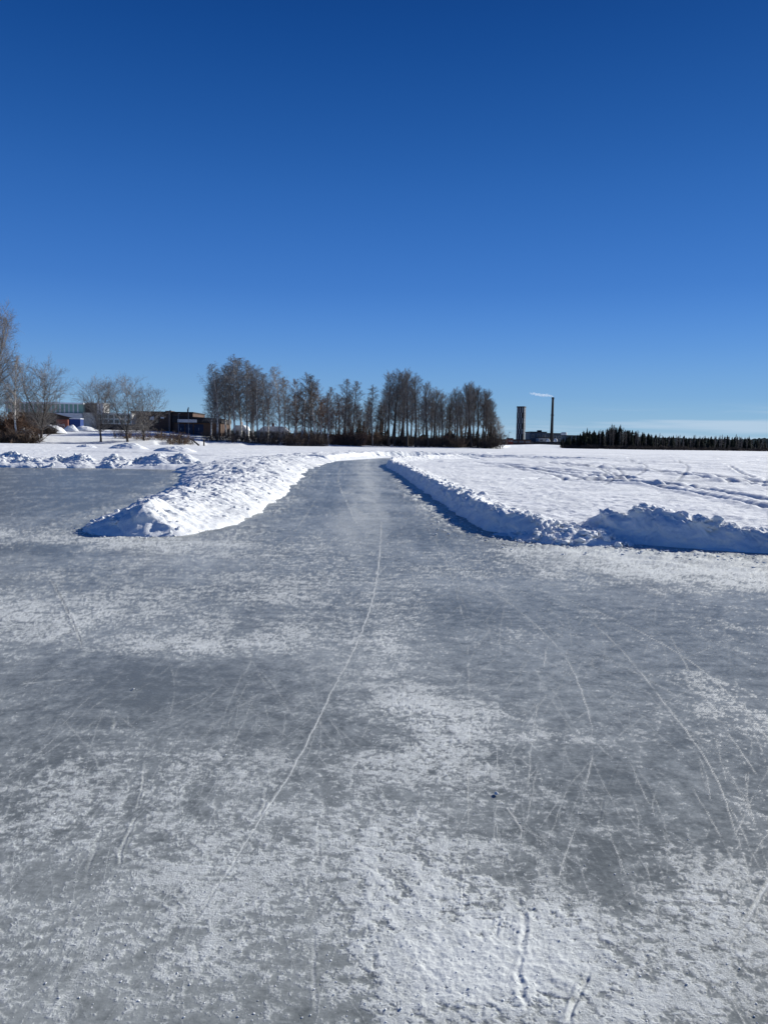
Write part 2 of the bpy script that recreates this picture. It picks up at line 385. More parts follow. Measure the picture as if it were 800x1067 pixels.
W = 0.15 + 1.12 * blobs([
    (520, 940, 110, 90, .36), (580, 1020, 100, 60, .48), (460, 1040, 100, 60, .26), (465, 755, 70, 40, .40), (570, 768, 40, 12, .36), (430, 735, 60, 16, .25), (480, 800, 70, 30, .15),
    (120, 800, 90, 60, .22), (225, 850, 90, 60, .14), (90, 1000, 130, 80, .20), (30, 880, 90, 70, .12), (250, 960, 120, 90, .10), (340, 900, 90, 80, .16), (400, 970, 60, 80, .12),
    (745, 930, 60, 50, .40), (790, 1000, 60, 60, .18), (790, 850, 40, 40, .15), (780, 745, 30, 40, .34), (690, 820, 60, 50, .06),
    (45, 650, 110, 30, .30), (250, 666, 170, 12, .24), (130, 610, 140, 30, .24), (60, 557, 130, 7, .40), (110, 568, 120, 6, .25), (250, 572, 100, 9, .22), (340, 610, 90, 30, .16),
    (690, 590, 140, 14, .62), (790, 606, 80, 10, .28), (610, 573, 70, 6, .45), (170, 705, 130, 20, -.26), (630, 740, 120, 90, -.05), (270, 750, 110, 16, -.12), (640, 905, 55, 60, -.20), (25, 790, 60, 45, -.08),
    (385, 660, 50, 40, .20), (410, 690, 40, 20, .14), (300, 560, 120, 8, .10),
])
pond = sst(1, 3, -(X + 4.6 + 0.10 * (Y - 14))) * sst(14.5, 17, Y)
lane = np.exp(-((X - np.interp(Y, [10, 20, 40, 60, 80], [-0.3, -0.5, -0.9, -1.6, -1.5])) / np.interp(Y, [10, 20, 60], [0.55, 0.5, 0.9])) ** 2) * sst(9, 16, Y)
streak = fbm(X * 0.10 + 3, Y * 1.1, 4, 91)
along = fbm(X * 2.6 + 0.25 * Y + .35 * perlin(X * .5, Y * .4, 92), Y * 0.22, 4, 93)
far = sst(5, 11, Y)
W += 0.15 * fbm(X * 0.45 + .2 * Y, Y * 0.5, 4, 14) + 0.10 * along + 0.10 * fbm(X * 0.35 - .25 * Y, Y * 1.0, 4, 15) * sst(4, 8, Y) - 0.08 * pond
q = 1.0 + 0.8 * sst(8, 3, R)
n_f = fbm(X * 25, Y * 29, 4, 29, 0.75); n_m = fbm(X * 6 + 1.2 * perlin(X * 2, Y * 2, 5), Y * 7, 4, 23, 0.7); n_b = fbm(X * 1.5, Y * 1.3, 3, 33); n_s = fbm(X * 9 + Y * 4, Y * 2.0, 3, 35)
n = 0.5 + 0.42 * (0.75 * n_f + 0.52 * n_m + 0.34 * n_b + 0.28 * n_s)
th = 0.86 - 0.64 * W
soft = 0.12 + 0.06 * far
F = sst(th - soft, th + soft, n)
F *= np.clip(0.36 + 0.64 * W + 0.22 * fbm(X * 18, Y * 15, 3, 57) - .14 * sst(-.1, .5, n_s), 0.12, 1.0)
F = np.maximum(F, far * np.clip(streak * 0.38 + along * 0.22 - 0.08, 0, 0.6) * (0.55 + 0.35 * pond) * np.clip(.7 + .5 * n_m, .2, 1.2))
V = np.clip(0.40 + 0.30 * fbm(X * 0.5, Y * 0.45, 4, 41) + 0.42 * n_m + 0.26 * n_f * sst(14, 4, R) + 0.75 * (W - 0.2) + far * (0.22 * streak + 0.14 * along) + 0.42 * lane - 0.25 * pond, 0, 1)
F = np.maximum(F, 0.60 * lane * np.clip(0.5 + 0.4 * along + 0.3 * streak, 0, 1))
crust = sst(0.42, 0.95, W)
H = 0.0010 * fbm(X * 2.2, Y * 2.2, 3, 71) + F * (0.0012 + 0.0010 * fbm(X * 34, Y * 30, 3, 73))
H += .62 * crust * (F * 0.003 + 0.0045 * np.clip(fbm(X * 7, Y * 7, 4, 75, 0.6), -.5, 2) + 0.0035 * n_f * F + 0.004 * np.clip(fbm(X * 20, Y * 20, 3, 76), 0, 2) * F)
# skate lines and cracks
def scratch(pts, w, white, groove, seed, gaps=0.4, px=True):
    global F, H
    P = smooth_path([at(*p) for p in pts] if px else pts, 8)
    pad = 0.15
    xm, ym = P.min(0) - pad; xM, yM = P.max(0) + pad
    ii = np.nonzero((X > xm) & (X < xM) & (Y > ym) & (Y < yM))
    if not len(ii[0]): return
    xs, ys, rr = X[ii], Y[ii], R[ii]
    jit = (0.004 + .9 * max(w - .006, 0)) * fbm(xs * 6, ys * 6, 3, seed) * 1.6
    d, par = seg_dist(xs + jit, ys, [tuple(p) for p in P])
    w = w * .58; we = np.maximum(w, rr / 800 * 0.6)
    L = par.max() + 1e-6
    br = np.clip(1 - gaps + gaps * 2.2 * (perlin(par * 3.0, par * 0 + 0.5, seed) * 1.2 + 0.25 + 0.6 * perlin(par * 17, par * 0 + 0.5, seed + 1)), 0, 1.15) * sst(0, 0.06, par / L) * sst(1, 0.94, par / L)
    k = np.exp(-(d / we) ** 2) * br * np.minimum(1, w / we + 0.25)
    F[ii] = np.maximum(F[ii], np.minimum(white * k, 1))
    rim = np.exp(-((d - 1.8 * we) / we) ** 2) * br
    F[ii] = np.maximum(F[ii], np.minimum(white * 0.16 * rim * np.clip(0.7 + fbm(xs * 40, ys * 40, 2, seed + 3), 0, 1), 1))
    groove = groove * .32
    H[ii] += -groove * k + groove * 0.7 * rim
LINES = [
    ([(398, 540), (393, 600), (376, 660), (346, 720), (312, 790), (283, 835), (255, 880), (210, 950), (155, 1035)], .0075, 1.0, .005, .08),
    ([(505, 610), (545, 640), (585, 680), (609, 730), (617, 775), (606, 840), (590, 890), (568, 965)], .0045, .62, .003, .3),
    ([(550, 612), (600, 628), (660, 655), (720, 690), (770, 735), (812, 785)], .0055, .62, .003, .3),
    ([(600, 635), (640, 670), (690, 730), (740, 800), (770, 880), (797, 985)], .005, .68, .003, .3),
    ([(487, 670), (489, 740), (490, 780), (486, 880), (478, 970)], .005, .55, .005, .6),
    ([(52, 602), (72, 640), (88, 678)], .008, .6, .022, .2),
    ([(178, 614), (190, 628)], .006, .6, .015, .3),
    ([(267, 695), (285, 715), (304, 745)], .005, .55, .003, .4),
    ([(151, 785), (149, 815), (142, 845)], .007, .9, .008, .4), ([(141, 850), (128, 885), (112, 925)], .009, .5, .005, .8),
    ([(118, 745), (121, 765), (118, 785)], .016, .5, .006, .6), ([(125, 748), (150, 765), (172, 775)], .007, .55, .003, .5),
    ([(112, 850), (85, 930), (48, 1062)], .012, .35, .003, .9), ([(128, 900), (90, 990), (60, 1064)], .03, .35, .002, .9),
    ([(330, 830), (333, 900), (327, 980), (328, 1064)], .008, .45, .003, .8), ([(336, 835), (331, 960), (322, 1064)], .02, .25, .002, .8),
    ([(570, 672), (556, 760), (549, 830), (538, 905)], .005, .6, .003, .5),
    ([(804, 915), (780, 955), (757, 985)], .010, .8, .006, .5),
    ([(520, 860), (534, 900), (546, 960), (540, 1010), (548, 1064)], .014, .6, .009, .9), ([(541, 960), (547, 1000), (541, 1040)], .022, .3, .004, .9), ([(520, 955), (508, 1000), (498, 1064)], .012, .8, .006, .95), ([(620, 1008), (605, 1032), (590, 1066)], .012, .9, .014, .4),
    ([(278, 820), (272, 850)], .010, .7, .006, .6), ([(520, 840), (521, 880)], .007, .4, .005, .8), ([(530, 842), (545, 868)], .008, .6, .005, .8),
    ([(520, 700), (620, 700), (670, 701)], .005, .5, .002, .5), ([(0, 716), (60, 709), (100, 709)], .007, .6, .003, .5), ([(452, 560), (470, 600), (486, 660)], .006, .5, .003, .5),
    ([(355, 487), (352, 500), (362, 525), (376, 555)], .02, .7, .006, .3), ([(372, 487), (385, 510), (398, 545)], .015, .6, .006, .3), ([(440, 545), (480, 585), (540, 615), (610, 640)], .006, .45, .002, .5),
    ([(330, 520), (300, 560), (200, 620), (90, 640)], .012, .4, .003, .6), ([(430, 520), (470, 560), (560, 590), (700, 612)], .010, .4, .003, .6), ([(0, 610), (90, 590), (240, 570)], .015, .4, .003, .6),
    ([(655, 770), (630, 830), (622, 870)], .006, .0, .003, .5), ([(660, 690), (648, 740), (655, 760)], .006, .0, .003, .5), ([(560, 800), (540, 900)], .005, .45, .003, .5),
]
for i, (pp, w, wh, g, ga) in enumerate(LINES): scratch(pp, w, wh, g, 200 + 5 * i, ga)
rnd = random.Random(3)
for i in range(520):
    d = 1.9 + 11 * rnd.random() ** 1.8
    x0 = rnd.uniform(-0.62, 0.62) * d; y0 = d
    a = rnd.gauss(0.0, 0.32); L = rnd.uniform(0.4, 3.4) * (0.5 + d * 0.12); c = rnd.gauss(0, 0.25)
    pts = []; px_, py_ = x0, y0
    for k in range(5):
        pts.append((px_, py_)); px_ += math.sin(a) * L / 4; py_ += math.cos(a) * L / 4; a += c / 4
    scratch(pts, rnd.uniform(.0018, .0036), rnd.uniform(.14, .48), rnd.uniform(.0, .002), 900 + 3 * i, 0.6, False)
# soft skid and shovel smears
for i in range(36):
    d = 2.0 + 10 * rnd.random() ** 1.4
    x0 = rnd.uniform(-0.6, 0.6) * d; a = rnd.gauss(0.15, 0.35); L = rnd.uniform(0.4, 1.6)
    scratch([(x0, d), (x0 + math.sin(a) * L * .5, d + math.cos(a) * L * .5), (x0 + math.sin(a + .1) * L, d + math.cos(a + .1) * L)], rnd.uniform(.010, .03), rnd.uniform(.08, .25), 0.0, 1900 + 3 * i, 0.8, False)
# lumps of crust along the cut edge of the banks
skirt = np.exp(-((sd + 0.35) / 0.45) ** 2) * np.where(X < 0.5, .55, 1.0) * np.clip(.75 + .8 * fbm(X * .5, Y * .35, 3, 85), 0, 1.3)
rub = skirt * sst(0.12, 0.5, billow(X * 4.5 + .6 * Y, Y * 2.4, 4, 83)) * np.clip(.7 + .7 * n_m, 0, 1.3) * (R < 45)
F = np.maximum(F, np.minimum(rub * 1.3, 1)); H += rub * 0.035
apr = np.exp(-((sd + 0.9) / 1.2) ** 2) * sst(1.5, 3.5, X) * (R < 25)
F = np.maximum(F, np.minimum(apr * np.clip(0.55 + 0.35 * fbm(X * 2.2, Y * 3.4, 4, 87), 0, 1) * 1.1, 1)); H += apr * 0.030 * np.clip(fbm(X * 2.4, Y * 4, 4, 87), -0.4, 2)
obj('skating_ice', grid_mesh('skating_ice', X, Y, H.astype(np.float32), wrap=True, attrs={'frost': F, 'veil': V}, keep=(sd < 0.8)), M['ice'], kind='structure')
ICE_W = (X, Y, W)

# ------------------------------------------------------------------ lumps of snow
def ico(sub):
    t = (1 + 5 ** 0.5) / 2
    v = [(-1, t, 0), (1, t, 0), (-1, -t, 0), (1, -t, 0), (0, -1, t), (0, 1, t), (0, -1, -t), (0, 1, -t), (t, 0, -1), (t, 0, 1), (-t, 0, -1), (-t, 0, 1)]
    f = [(0, 11, 5), (0, 5, 1), (0, 1, 7), (0, 7, 10), (0, 10, 11), (1, 5, 9), (5, 11, 4), (11, 10, 2), (10, 7, 6), (7, 1, 8), (3, 9, 4), (3, 4, 2), (3, 2, 6), (3, 6, 8), (3, 8, 9), (4, 9, 5), (2, 4, 11), (6, 2, 10), (8, 6, 7), (9, 8, 1)]
    v = [np.array(p) / np.linalg.norm(p) for p in v]
    for _ in range(sub):
        mid = {}; nf = []
        def m(a, b):
            k = (min(a, b), max(a, b))
            if k not in mid:
                p = v[a] + v[b]; v.append(p / np.linalg.norm(p)); mid[k] = len(v) - 1
            return mid[k]
        for a, b, c in f:
            ab, bc, ca = m(a, b), m(b, c), m(c, a); nf += [(a, ab, ca), (b, bc, ab), (c, ca, bc), (ab, bc, ca)]
        f = nf
    return np.array(v), np.array(f)
def clod_variant(sub, k):
    v, f = ico(sub); r = np.random.default_rng(k)
    d = np.ones(len(v))
    for _ in range(10):   # flat facets where the crust broke
        n_ = r.normal(size=3); n_ /= np.linalg.norm(n_); c = r.uniform(0.38, 0.8)
        h = v @ n_; d = np.where(h > 0, np.minimum(d, c / np.maximum(h, 1e-3)), d)
    d = np.maximum(d, 0.36) * (1 + 0.07 * r.normal(size=len(v)))
    return v * d[:, None], f
CL2 = [clod_variant(2, 50 + k) for k in range(8)]; CL0 = [clod_variant(1, 80 + k) for k in range(6)]
def scatter(positions, radii, variants, squash=0.75):
    vs, fs, b = [], [], 0
    for p, r in zip(positions, radii):
        v, f = variants[random.randrange(len(variants))]
        a = random.uniform(0, 6.28); c, s = math.cos(a), math.sin(a)
        sx, sy, sz = r * random.uniform(.8, 1.25), r * random.uniform(.8, 1.25), r * squash * random.uniform(.75, 1.2)
        q = np.stack([(v[:, 0] * c - v[:, 1] * s) * sx, (v[:, 0] * s + v[:, 1] * c) * sy, v[:, 2] * sz], 1) + np.array(p)
        vs.append(q); fs.append(f + b); b += len(v)
    return np.vstack(vs), np.vstack(fs)

def bank(name, label, path, step0, step_k, ncross, prof, lumps, seed, clods=0, clod_r=(0.02, 0.07), clod_band=(0.25, 0.75), group=None, fine=0.03):
    """path rows: x, y, left half width, right half width, height. prof(u): -1..1 across -> 0..1"""
    P = smooth_path(path, 24)
    seg = np.hypot(*np.diff(P[:, :2], axis=0).T); cum = np.concatenate([[0], np.cumsum(seg)])
    s, ss = 0.0, []
    while s < cum[-1]:
        ss.append(s); x = np.interp(s, cum, P[:, 0]); y = np.interp(s, cum, P[:, 1]); s += max(step0, step_k * math.hypot(x, y))
    ss.append(cum[-1]); ss = np.array(ss)
    Q = np.stack([np.interp(ss, cum, P[:, i]) for i in range(P.shape[1])], 1)
    T = np.gradient(Q[:, :2], axis=0); T /= np.linalg.norm(T, axis=1)[:, None] + 1e-9
    Nn = np.stack([T[:, 1], -T[:, 0]], 1)     # right of the walking direction
    u = np.linspace(-1, 1, ncross)
    off = np.where(u[None] < 0, u[None] * Q[:, 2:3] * (1 + .16 * fbm(ss * .8, ss * 0 + .3, 3, seed + 41))[:, None], u[None] * Q[:, 3:4] * (1 + .16 * fbm(ss * .8, ss * 0 + .7, 3, seed + 43))[:, None])
    Xb = Q[:, 0:1] + Nn[:, 0:1] * off; Yb = Q[:, 1:2] + Nn[:, 1:2] * off
    Sg = np.repeat(ss[:, None], ncross, 1)
    pr = prof(np.repeat(u[None], len(ss), 0), Sg) * (sst(0, .45, Sg) * sst(0, .45, cum[-1] - Sg))
    env = np.clip(pr, 0, 1) ** 0.45
    h = Q[:, 4:5] * pr
    h = h * (1 + lumps[0] * fbm(Xb * lumps[1], Yb * lumps[1], 3, seed))
    h += env * (lumps[2] * (billow(Xb * lumps[3], Yb * lumps[3], 3, seed + 5) - 0.2) + fine * fbm(Xb * 9, Yb * 9, 3, seed + 9) * 0.5 + fine * 0.8 * (billow(Xb * 6.5, Yb * 6.5, 2, seed + 13) - 0.25))
    jx = env * (0.09 * fbm(Xb * 2.5 + h * 4, Yb * 2.5, 3, seed + 17) + .014 * fbm(Xb * 8 + h * 9, Yb * 8, 2, seed + 18)); jy = env * (0.09 * fbm(Xb * 2.5, Yb * 2.5 + h * 4, 3, seed + 19) + .014 * fbm(Xb * 8, Yb * 8 + h * 9, 2, seed + 20))
    Zb = h - 0.06 * (1 - sst(0.0, 0.12, pr))
    Xg, Yg = Xb + jx, Yb + jy
    idx = np.arange(Xb.size).reshape(Xb.shape)
    f = np.stack([idx[:-1, :-1], idx[1:, :-1], idx[1:, 1:], idx[:-1, 1:]], -1).reshape(-1, 4)
    f = np.vstack([f[:, [0, 1, 2]], f[:, [0, 2, 3]]])[:, ::-1]
    co = np.stack([Xg, Yg, Zb], -1).reshape(-1, 3)
    if clods:
        pos, rad = [], []
        tries = 0
        while len(pos) < clods and tries < clods * 40:
            tries += 1
            i = random.randrange(len(ss)); j = int((random.uniform(*clod_band)) * (ncross - 1))
            if Q[i, 4] < 0.1: continue
            dd = math.hypot(Q[i, 0], Q[i, 1])
            if random.random() > (13 / dd) ** .6: continue
            if perlin(np.array([Xb[i, j] * 0.9]), np.array([Yb[i, j] * 0.9]), seed + 31)[0] < 0.12: continue
            r = clod_r[0] + (clod_r[1] - clod_r[0]) * random.random() ** 2.6
            pos.append((Xg[i, j], Yg[i, j], max(Zb[i, j], 0) + r * 0.25)); rad.append(r)
        if pos:
            cv, cf = scatter(pos, rad, CL2); f = np.vstack([f, cf + len(co)]); co = np.vstack([co, cv])
    return obj(name, raw_mesh(name, co, f, True), M['snow'], label=label, cat='snow bank', group=group)

def prof_cut(u, s):      # steep face on the left (ice side), long back slope
    face = sst(-1.0, -0.42, u)
    back = 1 - 0.62 * sst(-0.30, 0.75, u) - 0.38 * sst(0.72, 1.0, u)
    return np.where(u < -0.36, face, face * back)
def prof_dome(u, s):
    return np.clip(1 - np.abs(u) ** 2.2, 0, 1) ** 0.85
def prof_pond(u, s):
    tri = np.clip(np.where(u < .12, (u + 1) / 1.12, (1 - u) / .88), 0, 1)
    b = sst(2.2, 4.5, s)
    return tri * (1 - b) + prof_dome(u, s) * b
def prof_flat(u, s):
    return sst(-1, -0.45, u) * sst(1, 0.45, u)

# path along the lane's far bank line: walking away from the viewer puts the ice on the left
rb = RIGHT_BASE
def offs(p, q, side):    # a point moved to the right of p->q by side
    dx, dy = q[0] - p[0], q[1] - p[1]; L = math.hypot(dx, dy); return (p[0] + dy / L * side, p[1] - dx / L * side)
lane_pts = [at(*p) for p in ((572, 565), (545, 563), (500, 551), (470, 533), (440, 512.5), (415, 494), (406, 483.5))] + [(6, 76.5), (14, 80.5), (24, 81.5)]
lane_h = [.10, .30, .38, .36, .39, .40, .46, .48, .45, .3]
path = []
for i, p in enumerate(lane_pts):
    q = lane_pts[min(i + 1, len(lane_pts) - 1)]; p0 = lane_pts[max(i - 1, 0)]
    c = offs(p, (p[0] + q[0] - p0[0], p[1] + q[1] - p0[1]), 0.62)
    path.append((c[0], c[1], .62, 1.5, lane_h[i]))
bank('snow_bank', 'long ploughed snow bank with a shaded face between skating lane and open snow field', path, 0.035, 0.0028, 90, prof_cut, (0.24, 0.9, 0.16, 2.2), 300, clods=380, clod_r=(0.012, 0.08), clod_band=(0.22, 0.62), fine=.045)

# bank that runs across, lumpy, facing the viewer: walk from the corner outward with the ice on the right, so mirrored profile
fr_px = ((556, 561), (590, 566), (625, 566.5), (660, 569), (700, 573), (750, 576.5), (800, 580), (870, 584), (1000, 591), (1200, 602))
fr_h = [.10, .16, .36, .43, .40, .35, .30, .33, .36, .36]
path = []
fp = [at(*p) for p in fr_px]
for i, p in enumerate(fp):
    q = fp[min(i + 1, len(fp) - 1)]; p0 = fp[max(i - 1, 0)]
    c = offs(p, (p[0] + q[0] - p0[0], p[1] + q[1] - p0[1]), -0.95)
    path.append((c[0], c[1], 1.5, .66, fr_h[i]))
bank('snow_bank', 'lumpy bank of broken snow clods in deep shade across the end of the snow field', path, 0.028, 0.001, 100, lambda u, s: prof_cut(-u, s), (0.34, 0.9, 0.24, 1.9), 340, clods=520, clod_r=(0.012, 0.11), fine=.06, clod_band=(0.36, 0.80))

# wide bank between the pond and the lane
bank('snow_bank', 'broad sunlit snow bank tapering to a heap between the ice pond and the skating lane',
     [(-4.2, 12.35, .55, .85, .05), (-4.2, 12.9, .85, 1.1, .42), (-4.25, 13.6, 1.1, 1.4, .50), (-4.4, 15.2, 1.2, 1.55, .34), (-4.4, 17.5, 1.25, 1.55, .40), (-4.4, 20.5, 1.4, 1.6, .36), (-5.1, 27, 2.0, 1.8, .38), (-6.1, 33, 2.5, 2.4, .40), (-7.2, 40, 3.3, 3.0, .44), (-7.6, 50, 3.5, 3.2, .42), (-7.4, 62, 3.0, 3.2, .45), (-6.2, 72, 2.5, 2.6, .5), (-3.5, 82, 2, 2, .5)],
     0.035, 0.0022, 110, prof_pond, (0.30, 0.55, 0.22, 0.9), 380, clods=230, clod_r=(0.012, 0.085), clod_band=(0.03, 0.97), fine=0.05)
# outer ridge round the bend
bank('snow_bank', 'low white snow ridge round the outside of the far bend of the skating lane',
     [(-5.6, 62, 1.6, 1.3, .45), (-4.0, 72, 1.6, 1.3, .55), (-1.2, 80.5, 1.6, 1.3, .62), (4, 86, 1.8, 1.3, .58), (10, 89, 2.2, 1.3, .42), (16, 90.5, 2.4, 1.3, .28), (22, 91, 2.4, 1.3, .2)],
     0.15, 0.002, 40, prof_flat, (0.2, 0.5, 0.15, 0.8), 420)
# bank on the far side of the pond: humps pushed up load by load
bank('snow_bank', 'hummocky snow bank pushed up in humps along the far edge of the ice pond',
     [(at(-620, 477)[0], at(-620, 477)[1] + 1.5, 1.8, 1.5, .6), (at(-300, 481.5)[0], at(-300, 481.5)[1] + 1.5, 1.8, 1.6, .68), (at(0, 487)[0], at(0, 487)[1] + 1.5, 1.8, 1.6, .68), (at(60, 487.6)[0], at(60, 487.6)[1] + 1.5, 1.8, 1.6, .66), (at(110, 488)[0], at(110, 488)[1] + 1.5, 1.8, 1.6, .64), (at(160, 488.6)[0], at(160, 488.6)[1] + 1.5, 1.9, 1.6, .74), (at(193, 489)[0], at(193, 489)[1] + 1.5, 2, 1.4, .72), (at(218, 489)[0], at(218, 489)[1] + 1.2, 2, 1.4, .35)],
     0.08, 0.001, 70, lambda u, s: np.where(u > -.1, np.clip((1 - u) / 1.1, 0, 1) ** .9, sst(-1.0, -.1, u) * .45 + .55 * (u + 1 > .25)) * (0.78 + 0.22 * np.cos(s * 2.1 + 1.2 * np.sin(s * 0.9) + 1.3 * np.sin(s * .37))), (0.34, 0.8, 0.30, 1.1), 460, clods=900, clod_r=(0.04, 0.2), clod_band=(0.3, 0.98), fine=0.09)

def heap(label, x, y, rx, ry, h, seed, name='snow_heap', res=56, rough=0.3):
    g = np.linspace(-1, 1, res); U, Vv = np.meshgrid(g, g, indexing='ij')
    rr = np.hypot(U, Vv); k = np.clip(1 - rr ** 2, 0, 1)
    Zh = h * k ** 0.8 * (1 + rough * fbm(U * 1.9, Vv * 1.9, 3, seed)) + h * rough * 0.8 * (billow(U * 4, Vv * 4, 3, seed + 3) - .2) * np.sqrt(k) - 0.05 * (rr >= 1) - 0.02
    o = obj(name, grid_mesh(name, U * rx, Vv * ry, Zh), M['snow'], loc=(x, y, gz(x, y) if h > 0.16 else SNOW_LEVEL), label=label, cat='snow heap')
    return o
for i, (px, py, w, h, lab) in enumerate([
    (134, 467.5, 2.6, .75, 'larger blue-shaded snow heap on the plain behind the pond bank'),
    (90, 466, 1.5, .5, 'small flat snow heap on the plain in front of the forked tree'),
    (182, 470, 2.4, .6, 'sunlit snow heap on the plain straight behind the end of the pond bank')]):
    x, y = at(px, py, SNOW_LEVEL + .1); heap(lab, x, y, w, w * .8, h, 500 + i)
x, y = at(503, 514, .3); heap('single upstanding snow block on top of the bank by the skating lane', x, y, .20, .16, .17, 520, 'snow_block', 30, .2)
x, y = at(596, 562, 0)
g_ = np.linspace(-1, 1, 70); U, Vv = np.meshgrid(g_, g_, indexing='ij'); k_ = np.clip(1 - np.hypot(U, Vv) ** 2, 0, 1)
Zr = .20 * k_ ** .8 * (1 + .5 * fbm(U * 3, Vv * 3, 3, 601)) + .05 * np.sqrt(k_) * fbm(U * 8, Vv * 8, 3, 603) - .03 * (k_ <= 0)
me_ = grid_mesh('clod_heap', U * 1.0, Vv * .95, Zr); co_ = np.zeros(len(me_.vertices) * 3, np.float32); me_.vertices.foreach_get('co', co_); co_ = co_.reshape(-1, 3)
fc_ = np.zeros(len(me_.polygons) * 4, np.int32); me_.loops.foreach_get('vertex_index', fc_); fc_ = fc_.reshape(-1, 4); fc_ = np.vstack([fc_[:, :3], fc_[:, [0, 2, 3]]])
pos, rad = [], []
for k in range(330):
    a, q_ = random.uniform(0, 6.28), math.sqrt(random.random()) * 1.12; rr_ = .015 + .075 * random.random() ** 2.2
    zz_ = .20 * max(1 - q_ * q_, 0) ** .8; pos.append((q_ * math.cos(a), q_ * math.sin(a) * .95, zz_ + rr_ * .35)); rad.append(rr_)
cv, cf = scatter(pos, rad, CL2); 
obj('clod_heap', raw_mesh('clod_heap', np.vstack([co_, cv]), np.vstack([fc_, cf + len(co_)])), M['snow'], loc=(x, y, 0), label='sunlit spill of broken snow clods at the corner where the two shaded banks meet', cat='snow heap')

# single clods lying on the ice
for px, py, r, lab in ((517, 829, .013, 'white snow clod alone on the ice beside the rough snow patch'), (235, 788, .007, 'tiny white snow pellet on dark ice'), (139, 719, .008, 'small white ice chip on the dark ice patch')):
    x, y = at(px, py); v, f = scatter([(0, 0, 0.0)], [r], CL2, .6)
    obj('snow_clod', raw_mesh('snow_clod', v, f), M['snow'], loc=(x, y, r * .4 + .003), label=lab, cat='snow clod')
# crumbs of snow nobody could count
Xw, Yw, Ww = ICE_W
pos, rad = [], []
cand = np.nonzero((R > 1.9) & (R < 14) & (np.abs(np.arctan2(X, Y)) < 0.62) & (sd < -0.1))
pick = RNG.integers(0, len(cand[0]), 14000)
for t in pick:
    i, j = cand[0][t], cand[1][t]
    if random.random() < np.clip((W[i, j] - .1) * .8, .06, .8) and len(pos) < 3600:
        r = 0.0012 + 0.0035 * random.random() ** 3
        if R[i, j] > 8: r *= 2
        pos.append((X[i, j] + random.uniform(-.01, .01), Y[i, j] + random.uniform(-.01, .01), H[i, j] + r * .3)); rad.append(r)
# fallen bits at the foot of the shaded banks
for k in range(900):
    i = random.randrange(2, 9); t = random.random(); p, q = RIGHT_BASE[i], RIGHT_BASE[i + 1]
    c = offs((p[0] + (q[0] - p[0]) * t, p[1] + (q[1] - p[1]) * t), (p[0] + (q[0] - p[0]) * (t + 1), p[1] + (q[1] - p[1]) * (t + 1)), abs(random.gauss(0, .55)) - .05)
    r = 0.006 + 0.03 * random.random() ** 3; pos.append((c[0], c[1], .012 + r * .2)); rad.append(r)
for k in range(300):
    a = random.uniform(0, 6.28); rr = abs(random.gauss(.93, .12)); c = (-4.2 + 1.15 * rr * math.cos(a), 13.6 + 1.5 * rr * math.sin(a))
    if c[1] > 14.5: continue
    r = 0.005 + 0.03 * random.random() ** 3; pos.append((c[0], c[1], .008 + r * .2)); rad.append(r)
v, f = scatter(pos, rad, CL0, .45)
obj('snow_crumbs', raw_mesh('snow_crumbs', v, f), M['snow'], kind='stuff', label='loose white crumbs of snow scattered over the ice', cat='snow crumbs')

